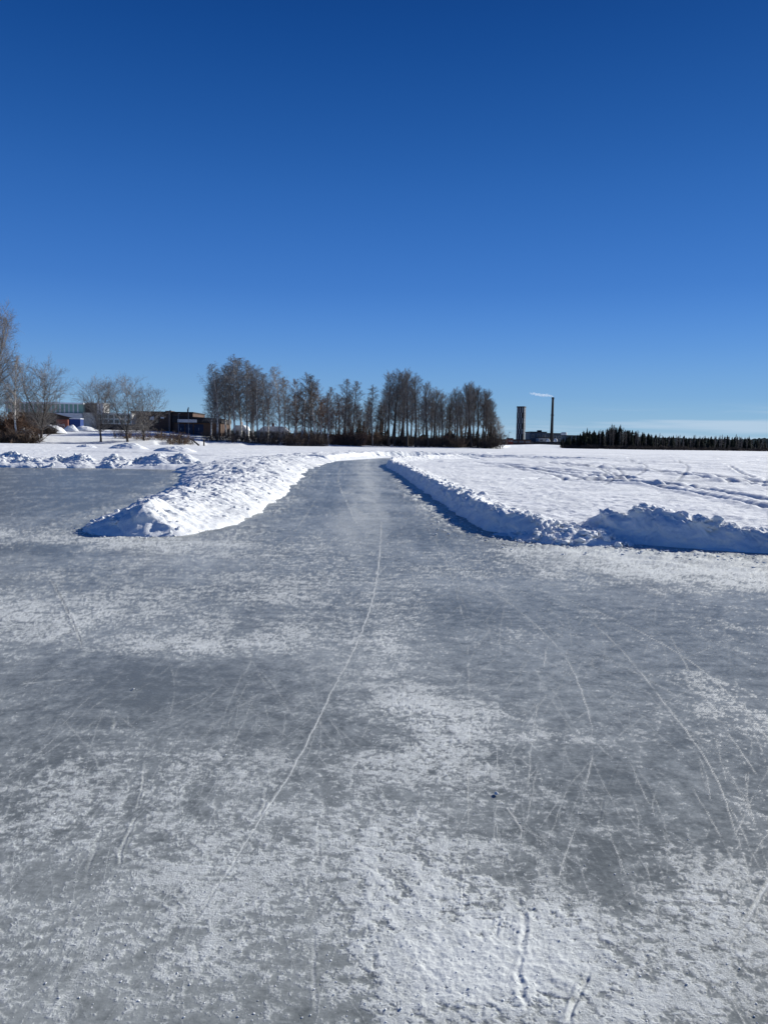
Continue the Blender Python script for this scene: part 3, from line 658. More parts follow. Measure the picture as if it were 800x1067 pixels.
# ------------------------------------------------------------------ trees
def perp(d):
    a = d.cross(Vector((0, 0, 1)));
    return a.normalized() if a.length > 1e-3 else Vector((1, 0, 0))
def branch_poly(p, d, L, n, rise, wob, rnd):
    pts = [p.copy()]; d = d.normalized()
    for i in range(n):
        d = (d + Vector((rnd.gauss(0, wob), rnd.gauss(0, wob), rnd.gauss(0, wob) + rise))).normalized()
        p = p + d * (L / n); pts.append(p.copy())
    return pts
def bare_tree(seed, H, W, cs, prof, ang, n1, n2, n3, tr=0.02, rise=0.15, droop=-0.05, twig=0.014, fork=0, lean=0.0, wob=0.12, tup=0.85):
    rnd = random.Random(seed); tb, cb = MB(), MB()
    mains = []
    n = 9; pts = [Vector((0, 0, -0.4))]; d = Vector((lean, rnd.gauss(0, .03), 1)).normalized()
    fh = H if not fork else H * fork
    for i in range(n):
        d = (d + Vector((rnd.gauss(0, .03), rnd.gauss(0, .03), .05))).normalized(); pts.append(pts[-1] + d * ((fh + .4) / n))
    rb_ = H * tr * .5
    rad = [max(rb_ * (1 - .86 * i / n) if not fork else rb_ * (1 - .3 * i / n), .02) for i in range(n + 1)]
    rad[0] *= 1.35
    tb.tube(pts, rad, 7); mains.append((pts, rad, 0.0 if not fork else .35))
    if fork:
        k = rnd.choice((2, 3)); a0 = rnd.uniform(0, 6.28)
        for j in range(k):
            a = a0 + j * 6.28 / k + rnd.uniform(-.4, .4); dd = Vector((math.cos(a) * .45, math.sin(a) * .45, 1))
            pp = branch_poly(pts[-1], dd, H - fh, 7, .12, .08, rnd)
            rr = [max(rad[-1] * .75 * (1 - .85 * i / 7), .02) for i in range(8)]
            tb.tube(pp, rr, 5); mains.append((pp, rr, -1))
    for mp, mr, st in mains:
        nb = n1 if (st >= 0 and not fork) else (n1 // 5 if st > 0 else n1 // 2)
        for b in range(nb):
            t = rnd.random(); z_rel = 0
            if st == 0: hh = cs + (1 - cs) * ((b + rnd.random()) / nb) ** 1.1
            elif st > 0: hh = .75 + .25 * rnd.random()
            else: hh = (b + rnd.random()) / nb * .97
            f_ = hh * (len(mp) - 1); i = min(int(f_), len(mp) - 2); p = mp[i].lerp(mp[i + 1], f_ - i)
            rel = min(max((p.z / H - cs) / (1 - cs), 0), 1)
            L1 = W * prof(rel) * rnd.uniform(.65, 1.15)
            if L1 < .25: continue
            a = b * 2.4 + rnd.uniform(-.6, .6); an = ang(rel) + rnd.gauss(0, .12)
            d = Vector((math.cos(a) * math.sin(an), math.sin(a) * math.sin(an), math.cos(an)))
            bp = branch_poly(p, d, L1, 4, rise * .3, wob, rnd); r0 = min(mr[i] * .55, .012 * L1 + .018)
            cb.tube(bp, [r0, r0 * .8, r0 * .62, r0 * .45, r0 * .3], 3)
            for c in range(n2):
                t = .18 + .82 * (c + rnd.random()) / n2; fi = t * 4; i2 = min(int(fi), 3); q = bp[i2].lerp(bp[i2 + 1], fi - i2)
                dd = (bp[i2 + 1] - bp[i2]).normalized(); sd_ = perp(dd); up = dd.cross(sd_)
                th_ = rnd.uniform(0, 6.28); an2 = rnd.uniform(.45, .95)
                d2 = dd * math.cos(an2) + (sd_ * math.cos(th_) + up * math.sin(th_)) * math.sin(an2); d2.z += rise
                L2 = L1 * rnd.uniform(.28, .5) * (1.15 - .5 * t)
                b2 = branch_poly(q, d2, L2, 3, droop, wob, rnd); r2 = twig * 1.25
                cb.tube(b2, [r2, r2 * .9, r2 * .75, r2 * .5], 3)
                for e in range(n3):
                    t3 = .2 + .8 * (e + rnd.random()) / n3; fi = t3 * 3; i3 = min(int(fi), 2); q3 = b2[i3].lerp(b2[i3 + 1], fi - i3)
                    dd = (b2[i3 + 1] - b2[i3]).normalized(); sd_ = perp(dd); up = dd.cross(sd_); th_ = rnd.uniform(0, 6.28)
                    d3 = dd * .75 + (sd_ * math.cos(th_) + up * math.sin(th_)) * .7; d3.z += rise * .5
                    L3 = max(L2 * rnd.uniform(.35, .7), .3)
                    b3 = branch_poly(q3, d3, L3, 2, droop * 2, wob, rnd)
                    cb.tube(b3, [twig, twig * .8, twig * .5], 3)
    return tb.mesh('trunk', True), cb.mesh('crown')

P_birch = lambda r: (0.45 + .65 * math.sin(math.pi * min(r * .85 + .12, 1))) * (1 - r * .25)
P_round = lambda r: .45 + .6 * math.sin(math.pi * min(r * .8 + .15, 1))
P_aspen = lambda r: .55 + .5 * math.sin(math.pi * min(r * .85 + .1, 1))
def cp(me, mat):
    m2 = me.copy(); m2.materials.clear(); m2.materials.append(mat); return m2
V_BIRCH = [bare_tree(100 + k, 20, 4.6, .24, P_birch, lambda r: .85 - .35 * r, 60, 10, 7, tr=.026, rise=.25, droop=-.22, twig=.0125) for k in range(4)]
V_ASPEN = [bare_tree(140 + k, 20, 4.0, .34, P_aspen, lambda r: .72 - .3 * r, 54, 10, 7, tr=.034, rise=.22, droop=.06, twig=.0135, tup=.8) for k in range(3)]
V_THIN = [bare_tree(170 + k, 18, 3.0, .26, P_birch, lambda r: .75 - .3 * r, 48, 9, 6, tr=.022, rise=.25, droop=-.1, twig=.0125) for k in range(3)]
V_BROAD = [bare_tree(200 + k, 11, 4.8, .18, P_round, lambda r: 1.0 - .45 * r, 56, 9, 5, tr=.042, rise=.16, droop=.02, twig=.0105, fork=.16, wob=.16) for k in range(3)]
V_BIG = [bare_tree(230 + k, 22, 7.0, .10, P_round, lambda r: .95 - .45 * r, 90, 12, 8, tr=.04, rise=.16, droop=-.04, twig=.013, fork=.3, wob=.14) for k in range(2)]
V_LEAN = [bare_tree(260 + k, 6, 1.9, .3, P_round, lambda r: .8, 16, 6, 4, tr=.07, rise=.2, droop=.0, twig=.012, lean=.9 * (1 if k % 2 else -1)) for k in range(3)]
_mm = {}
def with_mat(me, mat):
    k = (me.name, mat.name)
    if k not in _mm: _mm[k] = cp(me, mat)
    return _mm[k]
def plant_tree(name, label, var, H0, x, y, H, trunk_m, crown_m, cat='tree', group=None, wide=1.0, rz=None, z=None):
    t = thing(name, label, cat, (x, y, (gz(x, y) if z is None else z)), random.uniform(0, 6.28) if rz is None else rz, group)
    s = H / H0; t.scale = (s * wide, s * wide, s)
    obj('trunk', with_mat(var[0], trunk_m), None, t); obj('crown', with_mat(var[1], crown_m), None, t)
    return t
def tree_at(name, label, var, H0, px, d, top_y, tm, cm, wide=1.0, group=None, rz=None):
    x = col(px, d); z0 = gz(x, d); H = zat(px, top_y, d) - z0
    return plant_tree(name, label, var, H0, x, d, H, tm, cm, group=group, wide=wide, rz=rz)

B = M['birch']; D = M['bark']; G = M['greybark']
TW, TD, TR, TP = M['twig'], M['twig_dark'], M['twig_red'], M['twig_pale']
# by the near shore
tree_at('bare_tree', 'very tall dense grey tree cut by the edge of the picture, above the brushy bank', V_BIG[0], 22, -10, 160, 334, G, TW, .85)
tree_at('bare_tree', 'second tall grey tree behind the tallest one on the brushy bank', V_BIG[1], 22, -45, 168, 338, G, TW, 1.0)
tree_at('birch_tree', 'slender pale-stemmed birch leaning a little, alone on the brushy bank', V_THIN[0], 18, 18, 162, 374, B, TP, 1.2)
tree_at('bare_tree', 'wide dark bare tree in front of the brick wall and blue container', V_BROAD[0], 11, 43, 172, 389, D, TW, 1.08)
tree_at('bare_tree', 'smaller dark tree close beside the slender birch', V_BROAD[2], 11, 27, 176, 402, D, TD, .8)
tree_at('bare_tree', 'small V-forked bare tree below the dark rooftop cabin', V_BROAD[1], 11, 105, 172, 404, D, TW, 1.05)
tree_at('bare_tree', 'round-crowned bare tree at the corner of the brown building', V_BROAD[2], 11, 133, 172, 404, D, TW, 1.2)
tree_at('bare_tree', 'low spreading bare tree in front of the brown building', V_BROAD[0], 11, 150, 176, 411, D, TW, 1.1)
# the clump of birches
for px, d, ty, lab, v in [
    (220, 216, 398, 'shorter birch on the outer edge of the clump nearest the warehouse', 0), (227, 214, 383, 'silver birch first of the tall clump beside the warehouse', 1), (236, 220, 386, 'silver birch second within the tall clump beside the warehouse', 2),
    (245, 216, 377, 'tallest silver birch at the centre of the dense clump', 3), (251, 222, 375, 'equally tall birch just behind the tallest birch of the clump', 0), (258, 218, 379, 'birch beside the tallest pair in the dense clump', 1),
    (269, 216, 388, 'white-trunked birch in front of the white house, taller of two', 2), (275, 221, 392, 'birch at the end of the clump toward the gap before the lone birch', 3)]:
    tree_at('birch_tree', lab, V_BIRCH[v], 20, px, d, ty, B, TW, 1.22)
for px, d, ty, lab, v, c in [(223, 230, 392, 'birch at the back of the dense clump, nearest the warehouse doors', 2, TW), (240, 232, 384, 'birch at the back of the dense clump behind its second trunk', 3, TD), (264, 230, 386, 'birch at the back of the dense clump behind the white-trunked birch', 0, TR), (279, 232, 402, 'low brown birch at the back end of the dense clump by the gap', 1, TR)]:
    tree_at('birch_tree', lab, V_BIRCH[v], 20, px, d, ty, B, c, 1.22)
tree_at('birch_tree', 'brown-twigged young birch low within the dense clump', V_THIN[2], 18, 262, 228, 400, D, TR, 1.5)
tree_at('birch_tree', 'lone bright white birch standing in the gap after the dense clump', V_BIRCH[1], 20, 291, 220, 386, B, TP, 1.15)
tree_at('birch_tree', 'thin companion of the lone bright birch', V_THIN[1], 18, 296, 226, 396, B, TW, 1.3)
for px, d, ty, lab, v, c in [(306, 224, 398, 'reddish slim birch first after the lone bright birch', 0, TR), (314, 222, 392, 'tallest of the reddish slim birches', 1, TD), (322, 228, 402, 'reddish slim birch between the two taller ones', 2, TR), (328, 222, 395, 'second tallest of the reddish slim birches', 0, TD),
                         (335, 226, 399, 'pale-stemmed slim birch near the end of the reddish group', 1, TR), (342, 230, 406, 'last and shortest slim birch of the reddish group', 2, TW), (310, 234, 412, 'low brown tree behind the reddish slim birches', 0, TR), (331, 236, 416, 'low brown tree behind the second tallest reddish birch', 1, TR)]:
    tree_at('birch_tree', lab, V_THIN[v], 18, px, d, ty, B, c, 1.5)
for px, d, ty, lab, v in [(357, 238, 398, 'grey thin tree first on the point past the reddish birches', 0), (368, 240, 400, 'grey thin tree second on the point, close to the first', 2), (380, 246, 416, 'shorter thin grey tree between the paired thin trees', 1), (388, 240, 404, 'grey thin tree standing clear before the tall poplar group', 1)]:
    tree_at('bare_tree', lab, V_THIN[v], 18, px, d, ty, G, TW, 1.6)
for px, d, ty, lab, v in [(405, 243, 396, 'first of the tall dark-stemmed poplars on the point'), (411, 245, 393, 'tallest dark-stemmed poplar on the point'), (417, 247, 395, 'poplar close behind the tallest poplar'), (424, 243, 394, 'dark poplar in the middle of the tall group'), (433, 244, 397, 'last poplar of the tall group, straight dark stem'), (445, 243, 403, 'dark poplar standing alone after the tall group')] and \
        [(405, 243, 396, 'first of the tall dark-stemmed poplars on the point', 0), (411, 245, 393, 'tallest dark-stemmed poplar on the point', 1), (417, 247, 395, 'poplar close behind the tallest poplar', 2), (424, 243, 394, 'dark poplar in the middle of the tall group', 0), (433, 244, 397, 'last poplar of the tall group, straight dark stem', 1), (446, 243, 404, 'dark poplar standing alone after the tall group', 2)]:
    tree_at('poplar_tree', lab, V_ASPEN[v], 20, px, d, ty, D, TW, 1.12)
for px, d, ty, lab, v, c in [(452, 247, 410, 'greyish poplar just behind the lone dark poplar', 1, TW), (461, 246, 414, 'slim low poplar in the dip of the treetops on the point', 2, TW), (467, 249, 418, 'lowest slim poplar in the dip of the treetops', 0, TD), (476, 246, 410, 'poplar rising after the dip of the treetops', 1, TW), (484, 250, 408, 'dense poplar beside the highest tree at the end of the point', 0, TD),
                         (491, 246, 404, 'highest tree at the end of the wooded point', 2, TW), (498, 248, 409, 'dense poplar just past the highest tree at the end of the point', 1, TD), (505, 246, 413, 'second last poplar at the end of the point', 0, TD), (511, 248, 421, 'last dense poplar at the tip of the point', 2, TD)]:
    tree_at('poplar_tree', lab, V_ASPEN[v], 20, px, d, ty, D, c, 1.25)
tree_at('bare_tree', 'thin pale bare sapling at the very tip of the wooded point', V_THIN[1], 18, 521, 247, 436, G, TP, 1.9)
for k, (px, ty) in enumerate([(302, 416), (309, 408), (317, 420), (325, 410), (333, 422), (339, 412), (346, 424), (350, 416)]):
    tree_at('bare_tree', 'brown young tree filling the gaps behind the slim reddish birches', V_THIN[k % 3], 18, px, 246 + k % 3 * 4, ty, D, TR, 1.7, group='brown young trees behind the reddish birches')
for k, (px, ty) in enumerate([(363, 418), (373, 424), (384, 428), (395, 424), (401, 410), (408, 406), (420, 404), (428, 408), (440, 420), (449, 416), (457, 424), (470, 424), (480, 416), (488, 412), (494, 409), (502, 414), (508, 420), (515, 432)]):
    tree_at('bare_tree', 'thin dark tree standing behind the poplars on the wooded point', V_ASPEN[k % 3], 20, px, 262 + k % 4 * 5, ty, D, TD, 1.25, group='thin dark trees behind the poplars')
for k, (px, ty) in enumerate([(344, 418), (353, 412), (360, 424), (366, 415), (376, 428), (381, 420), (391, 426), (398, 418), (414, 424), (437, 426), (443, 415), (454, 420), (463, 426), (473, 420), (481, 424), (518, 440)]):
    tree_at('bare_tree', 'low brown tree filling the gaps low between the taller trees of the point', V_THIN[(k + 1) % 3], 18, px, 272 + k % 5 * 4, ty, D, TR if k % 3 else TD, 2.0, group='low brown trees of the wooded point')
# leaning alders on the bank
for px, d, ty, lab, v, rz in [(292, 214, 446, 'dark alder trunk leaning over the bank in front of the white house', 1, .1), (283, 214, 444, 'bent dark alder beside the leaning one', 0, 2.9), (322, 218, 452, 'low leaning alder below the reddish birches', 1, .3), (253, 208, 452, 'small bent alder at the foot of the dense birch clump', 2, 2.6)]:
    tree_at('alder_tree', lab, V_LEAN[v], 6, px, d, ty, D, TD, 1.0, rz=rz)

# spruces and pines
def spruce(seed, H=12.0, W=2.3, tiers=17, cs=.06, nb=9, jag=.35):
    rnd = random.Random(seed); tb, cb = MB(), MB()
    tb.tube([(0, 0, -.3), (0, 0, H * .5), (0, 0, H * .98)], [.16, .1, .02], 6)
    for t in range(tiers):
        rel = t / (tiers - 1); z = H * (cs + (1 - cs) * rel ** .9) ; L = W * (1 - rel) ** .8 * rnd.uniform(.8, 1.12) + .12
        for b in range(nb):
            a = 6.28 * b / nb + t * .7 + rnd.uniform(-.3, .3); l = L * rnd.uniform(1 - jag, 1 + jag * .5); dz = -l * rnd.uniform(.22, .5); w = l * .33 + .1
            c, s_ = math.cos(a), math.sin(a); zz = z + rnd.uniform(-.25, .25)
            k = len(cb.v)
            for (r_, o_, h_) in ((0, 0, .10 * l + .15), (l * .55, w, dz * .45), (l * .6, 0, dz * .3 + .14), (l * .55, -w, dz * .5), (l, rnd.uniform(-.1, .1), dz), (l * .5, 0, dz * .5 - .28)):
                cb.v.append((c * r_ - s_ * o_, s_ * r_ + c * o_, zz + h_))
            cb.f += [(k, k + 1, k + 2), (k, k + 2, k + 3), (k + 1, k + 4, k + 2), (k + 2, k + 4, k + 3), (k, k + 5, k + 1), (k, k + 3, k + 5), (k + 5, k + 4, k + 1), (k + 5, k + 3, k + 4)]
    return tb.mesh('trunk', True), cb.mesh('crown')
V_SPRUCE = [spruce(300 + k, 12, 1.9 + .25 * k) for k in range(4)]
V_PINE = [spruce(320 + k, 12, 2.0, 11, .45, 8, .6) for k in range(2)]
V_FARBARE = [bare_tree(340 + k, 11, 1.6, .28, P_birch, lambda r: .6 - .25 * r, 22, 6, 4, tr=.022, rise=.2, droop=0, twig=.02) for k in range(3)]
# the wood on the far shore: five rows of trees
prof_x = [575, 598, 606, 611, 616, 622, 630, 636, 641, 646, 652, 660, 672, 684, 700, 722, 742, 765, 790, 830, 900]
prof_y = [455, 453, 449, 447, 449, 447, 447, 444, 443, 444, 448, 448.5, 450, 452, 453, 454.5, 453, 454, 457, 459, 461]
for row in range(5):
    d = 376 + row * 9
    pxs = np.arange(594 - row * 2, 872, 4.6 if row < 3 else 5.4)
    for i, px in enumerate(pxs):
        px = float(px) + random.uniform(-1.8, 1.8); dd = d + random.uniform(-3, 3) + max(0, 606 - px) * 1.6
        x = col(px, dd); z0 = gz(x, dd)
        top = float(np.interp(px, prof_x, prof_y)) + (random.uniform(0, 3.4) if row else random.uniform(1, 7)) - (1.4 if random.random() < .07 else 0)
        Hh = zat(px, top, dd) - z0
        birchy = (622 < px < 860 and row < 3 and random.random() < (.72, .5, .35)[row])
        if birchy:
            plant_tree('bare_tree', 'slim grey-stemmed bare tree at the front of the dark wood across the lake', V_FARBARE[i % 3], 11, x, dd, Hh * 1.02, G, TW if random.random() < .5 else TD, group='bare trees at the front of the far wood', wide=1.1, z=z0)
        elif random.random() < .15:
            plant_tree('pine_tree', 'dark pine with a bare lower stem in the wood across the lake', V_PINE[i % 2], 12, x, dd, Hh, D, M['pine'], group='pines of the far wood', wide=1.15, z=z0)
        else:
            plant_tree('spruce_tree', 'dark spruce standing in the dense wood across the lake', V_SPRUCE[(i + row) % 4], 12, x, dd, Hh, D, M['needles'], group='spruces of the far wood', z=z0, wide=random.uniform(1.2, 2.0))
for px, ty, lab in ((636.5, 442.0, 'tallest pointed spruce of the wood across the lake'), (645.5, 442.6, 'second tall pointed spruce of the wood across the lake'), (611, 446, 'pointed spruce at the end of the far wood nearest the chimney')):
    d = 380; x = col(px, d); plant_tree('spruce_tree', lab, V_SPRUCE[1], 12, x, d, zat(px, ty, d) - gz(x, d), D, M['needles'], wide=.95)
# dark spruces seen between the trunks of the point
for px, d, ty in [(352, 300, 446), (360, 290, 444), (366, 300, 441), (374, 285, 436), (379, 290, 438), (385, 300, 446), (392, 285, 443), (397, 300, 437), (403, 292, 446), (410, 300, 448), (418, 300, 447), (425, 290, 449), (432, 300, 450), (441, 290, 450), (452, 300, 450), (470, 300, 448), (480, 290, 450), (488, 300, 447), (497, 285, 446), (504, 290, 448), (510, 280, 440), (515, 276, 444)]:
    x = col(px, d); plant_tree('spruce_tree', 'low dark spruce half hidden behind the trunks of the wooded point', V_SPRUCE[px % 4], 12, x, d, zat(px, ty, d) - gz(x, d), D, M['needles'], group='spruces behind the wooded point', wide=1.35)

# shrubs
def shrub(seed, H=2.2, W=1.5, stems=26, n2=6, n3=3, r=.016):
    rnd = random.Random(seed); sb, cb = MB(), MB()
    for s in range(stems):
        a = rnd.uniform(0, 6.28); an = abs(rnd.gauss(0, .5)); L = H * rnd.uniform(.55, 1.05)
        p = Vector((math.cos(a) * W * .5 * rnd.random(), math.sin(a) * W * .5 * rnd.random(), -.1))
        bp = branch_poly(p, Vector((math.cos(a) * math.sin(an), math.sin(a) * math.sin(an), math.cos(an))), L, 4, .05, .12, rnd)
        sb.tube(bp, [r * 1.3, r * 1.1, r, r * .8, r * .5], 3)
        for c in range(n2):
            t = (.15 + .85 * rnd.random()) * 4; i = min(int(t), 3); q = bp[i].lerp(bp[i + 1], t - i)
            d = Vector((rnd.gauss(0, 1), rnd.gauss(0, 1), rnd.gauss(.9, .6)))
            b2 = branch_poly(q, d, L * rnd.uniform(.15, .4), 2, .02, .15, rnd); cb.tube(b2, [r * .8, r * .65, r * .4], 3)
            for e in range(n3):
                d = Vector((rnd.gauss(0, 1), rnd.gauss(0, 1), rnd.gauss(.5, .7)))
                b3 = branch_poly(b2[1], d, L * rnd.uniform(.1, .22), 1, 0, .1, rnd); cb.tube(b3, [r * .6, r * .4], 3)
    return sb.mesh('stem'), cb.mesh('crown')
V_SHRUB = [shrub(400 + k) for k in range(4)]; V_DENSE = [shrub(420 + k, 2.2, 1.9, 46, 9, 4, .02) for k in range(3)]
def shrub_at(px, d, top_y, label, group, mat, wide=1.2, var=None):
    x = col(px, d); z0 = gz(x, d); H = max(zat(px, top_y, d) - z0, .5); v = (var or V_SHRUB)[random.randrange(3)]
    t = thing('bare_shrub', label, 'shrub', (x, d, z0), random.uniform(0, 6.28), group); s = H / 2.2; w = max(s, .75) * wide; t.scale = (w, w, s)
    obj('stem', with_mat(v[0], mat), None, t); obj('crown', with_mat(v[1], mat), None, t)
for i in range(17):
    px = -64 + i * 5.9 + random.uniform(-2, 2)
    shrub_at(px, 160 + random.uniform(-2, 5), 449 + random.uniform(-3, 4), 'matted brown bush on the bank below the tall grey trees', 'bushes on the brushy bank', M['brush'], 1.5, V_DENSE)
for i in range(12):
    px = -78 + i * 9; shrub_at(px, 176, 433 + random.uniform(-4, 5) + max(0, px - 20) * .1, 'tall brown thicket bush behind the brushy bank', 'thicket bushes behind the brushy bank', TR, 1.2, V_DENSE)
for i in range(4):
    px = 38 + i * 5; shrub_at(px, 192, 443 + random.uniform(-3, 4), 'dark brown bush in front of the brick wall', 'bushes before the brick wall', M['brush_dark'], 1.1, V_DENSE)
for i in range(22):
    px = 124 + i * 3.5 + random.uniform(-2, 2)
    if 198 < px < 208: continue
    shrub_at(px, 176 + random.uniform(0, 14), 450 + random.uniform(-5, 5), 'bare brown bush on the snowy slope below the brown building', 'bushes on the slope below the brown building', M['brush'] if i % 3 else M['brush_dark'], 1.0)
for i in range(30):
    px = 216 + i * 4.2 + random.uniform(-2, 2)
    shrub_at(px, 205 + (px - 216) * .1 + random.uniform(-1, 6), 452 + random.uniform(-6, 4), 'tangled dark bush along the shore under the birches', 'bushes along the shore under the birches', M['brush_dark'], 1.1)
for i in range(20):
    px = 300 + i * 4 + random.uniform(-2, 2)
    shrub_at(px, 232 + random.uniform(0, 8), 447 + random.uniform(-4, 4), 'red-brown willow bush among the slim birches', 'red-brown willow bushes', TR, .9)
for i in range(12):
    px = 338 + i * 3.4 + random.uniform(-1, 1)
    shrub_at(px, 233 + random.uniform(0, 3), 454 + random.uniform(-3, 2), 'dense reddish bush at the edge of the ice past the slim birches', 'reddish bushes at the edge of the ice', TR, 1.1, V_DENSE)
for i in range(40):
    px = 372 + i * 3.65 + random.uniform(-1.5, 1.5)
    shrub_at(px, 242 + random.uniform(0, 16), 455.5 + (px - 380) * .016 + random.uniform(-8, 5), 'low dark bush among the trunks on the wooded point', 'dark bushes on the wooded point', (M['brush_dark'], M['brush_dark'], M['brush'])[i % 3], 1.1, V_DENSE if i % 2 else None)
for i in range(40):
    px = 590 + i * 6.4; d = 371 + random.uniform(-1, 2) + max(0, 606 - px) * 1.6
    shrub_at(px, d, horizon(px) - 1.0 + random.uniform(-1, .8), 'low dark bush on the shoreline in front of the far wood', 'bushes in front of the far wood', M['brush_dark'], 1.7, V_DENSE)

# ------------------------------------------------------------------ buildings on the near shore
def span(px0, px1, d): return col(px0, d), col(px1, d)
d = 236
x0, x1 = span(8, 138, d); g = 4.0
z = lambda px, py, dd=d: zat(px, py, dd)
t = thing('factory_building', 'long factory with a green and white ribbed upper floor and dark rooftop cabin', 'building', (x0, d, g))
Wd = x1 - x0; zt = z(60, 420.8) - g; zm = z(60, 430) - g; xa = col(88, d) - x0; xb = col(101, d) - x0
obj('wall', MB().box(0, xa, .6, 22, -1, zm - .05).mesh('wall'), M['brown'], t)
obj('upper_floor', MB().box(-.3, xa, -.3, 22, zm, zt).mesh('upper_floor'), M['green'], t)
r_ = MB()
k = 0.0
while k < xa - .6: r_.box(k, k + .38, -.42, -.303, zm + .05, zt - .05); k += 1.35
obj('rib', r_.mesh('rib'), M['white'], t)
obj('parapet', MB().box(-.45, xa + .1, -.55, 22, zt + .003, zt + .45).mesh('parapet'), M['snow'], t)
obj('canopy', MB().prism([(xa * .62, zm - .1), (xa - .1, zm - .1), (xa - .1, zm - 2.2)], -1.4, .55).mesh('canopy'), M['white'], t)
zb = z(95, 441.5) - g; zc = z(95, 430) - g
obj('end_wall', MB().box(xa + .003, xb, -.6, 20, -1, zc).mesh('end_wall'), M['cream'], t)
obj('wing', MB().box(xb + .003, Wd, -.2, 20, zb, z(120, 430.5) - g).mesh('wing'), M['white'], t)
for i in range(6):
    w0 = xb + .4 + i * (Wd - xb - .4) / 6; w1 = w0 + (Wd - xb) / 6 - .5
    for zz in (zb + .25, zb + 1.75):
        wn = obj('window', MB().box(w0, w1, -.32, -.203, zz, zz + 1.15).mesh('window'), M['green'], t)
        obj('pane', MB().box(w0 + .12, w0 + (w1 - w0) * .46, -.36, -.323, zz + .12, zz + 1.02).box(w0 + (w1 - w0) * .54, w1 - .12, -.36, -.323, zz + .12, zz + 1.02).mesh('pane'), M['glass'], wn)
obj('loading_bay', MB().box(xb + .01, Wd, .3, 19, -1, zb - .005).mesh('loading_bay'), M['dark'], t)
c0, c1 = col(87, d) - x0, col(107, d) - x0
rc = obj('rooftop_cabin', MB().box(c0, c0 + (c1 - c0) * .66, 1, 6, zc, z(95, 420) - g).mesh('rooftop_cabin'), M['dark'], t)
obj('cabin_end', MB().box(c0 + (c1 - c0) * .66 + .003, c1, 1, 6, zc, z(104, 420) - g).mesh('cabin_end'), M['white'], rc)
obj('cabin_roof', MB().box(c0 - .2, c1 + .2, .8, 6.2, z(95, 420) - g + .003, z(95, 419.3) - g).mesh('cabin_roof'), M['snow'], rc)
# brick wall with painted scrawl
d2 = 214; a0, a1 = span(59, 71, d2); zb2 = gz(a0, d2)
t = thing('brick_wall', 'red brick wall end with pale painted scrawls beside the blue container', 'wall', (a0, d2, zb2))
obj('wall', MB().box(0, a1 - a0, 0, .6, -.5, zat(65, 437, d2) - zb2).mesh('wall'), M['brick'], t)
gm = MB()
for (u0, v0, pts) in ((.35, .55, [(0, 0), (.0, .9), (.45, .9), (.45, .5), (.1, .5)]), (1.05, .5, [(0, .9), (0, 0), (.5, 0), (.5, .9)]), (1.85, .55, [(.5, .8), (0, .9), (0, .5), (.5, .45), (.5, 0), (0, .05)])):
    gm.tube([(u0 + p[0], -.03, v0 + p[1]) for p in pts], [.07] * len(pts), 4)
obj('painted_scrawl', gm.mesh('painted_scrawl'), M['white'], t)
t = thing('shipping_container', 'blue steel container under the white canopy of the factory', 'container', (col(73, 222), 222, gz(col(73, 222), 222)))
L_ = col(84, 222) - col(73, 222)
obj('body', MB().box(0, L_, 0, 2.4, .1, 2.8).mesh('body'), M['blue'], t)
rb2 = MB()
for i in range(9): rb2.box(.15 + i * L_ / 9, .15 + i * L_ / 9 + .14, -.05, -.003, .25, 2.65)
obj('corrugation', rb2.mesh('corrugation'), M['blue'], t)
obj('roof', MB().box(-.05, L_ + .05, -.08, 2.45, 2.803, 3.0).mesh('roof'), M['snow'], t)
for px, dd, w, h, lab in ((52, 196, 4.2, 2.0, 'big rounded snow heap below the brick wall'), (25, 176, 2.6, 2.2, 'snow heap beside the foot of the slender birch'), (74, 206, 2.0, 1.6, 'white snow heap against the brick wall and container'), (88, 212, 3.2, 1.2, 'snow heap under the cream end wall of the factory')):
    x = col(px, dd); heap(lab, x, dd, w, w * .8, h, 560 + px, rough=.2)

# brown building
d = 240; x0, x1 = span(137, 201, d); g = gz(x0, d)
t = thing('brown_building', 'long dark brown flat-roofed building with a stair tower', 'building', (x0, d, g)); L_ = x1 - x0; zt = zat(165, 429.8, d) - g
obj('wall', MB().box(0, L_, 0, 16, -1.5, zt).mesh('wall'), M['brown'], t)
obj('roof', MB().box(-.2, L_ + .2, -.2, 16.2, zt + .003, zt + .35).mesh('roof'), M['dark'], t)
c = col(176, d) - x0
obj('stair_tower', MB().box(c - .9, c + .9, -.6, 4, -1.5, zat(176, 428, d) - g).mesh('stair_tower'), M['brown'], t)
for px, w, py0, py1, m in ((158.5, 1.3, 434, 437.5, 'white'), (169.5, 1.1, 434.5, 436, 'white'), (145, 1.0, 435, 437.5, 'glass'), (151, 1.0, 435, 437.5, 'glass'), (164, 1.0, 438, 441, 'glass'), (186, 1.0, 434.5, 437, 'glass'), (193, 1.0, 434.5, 437, 'glass')):
    c = col(px, d) - x0; za, zb = zat(px, py1, d) - g, zat(px, py0, d) - g
    w_ = obj('window', MB().box(c - w / 2 - .12, c + w / 2 + .12, -.08, -.003, za - .12, zb + .12).mesh('window'), M['dark'], t)
    obj('pane', MB().box(c - w / 2, c + w / 2, -.11, -.083, za, zb).mesh('pane'), M[m], w_)
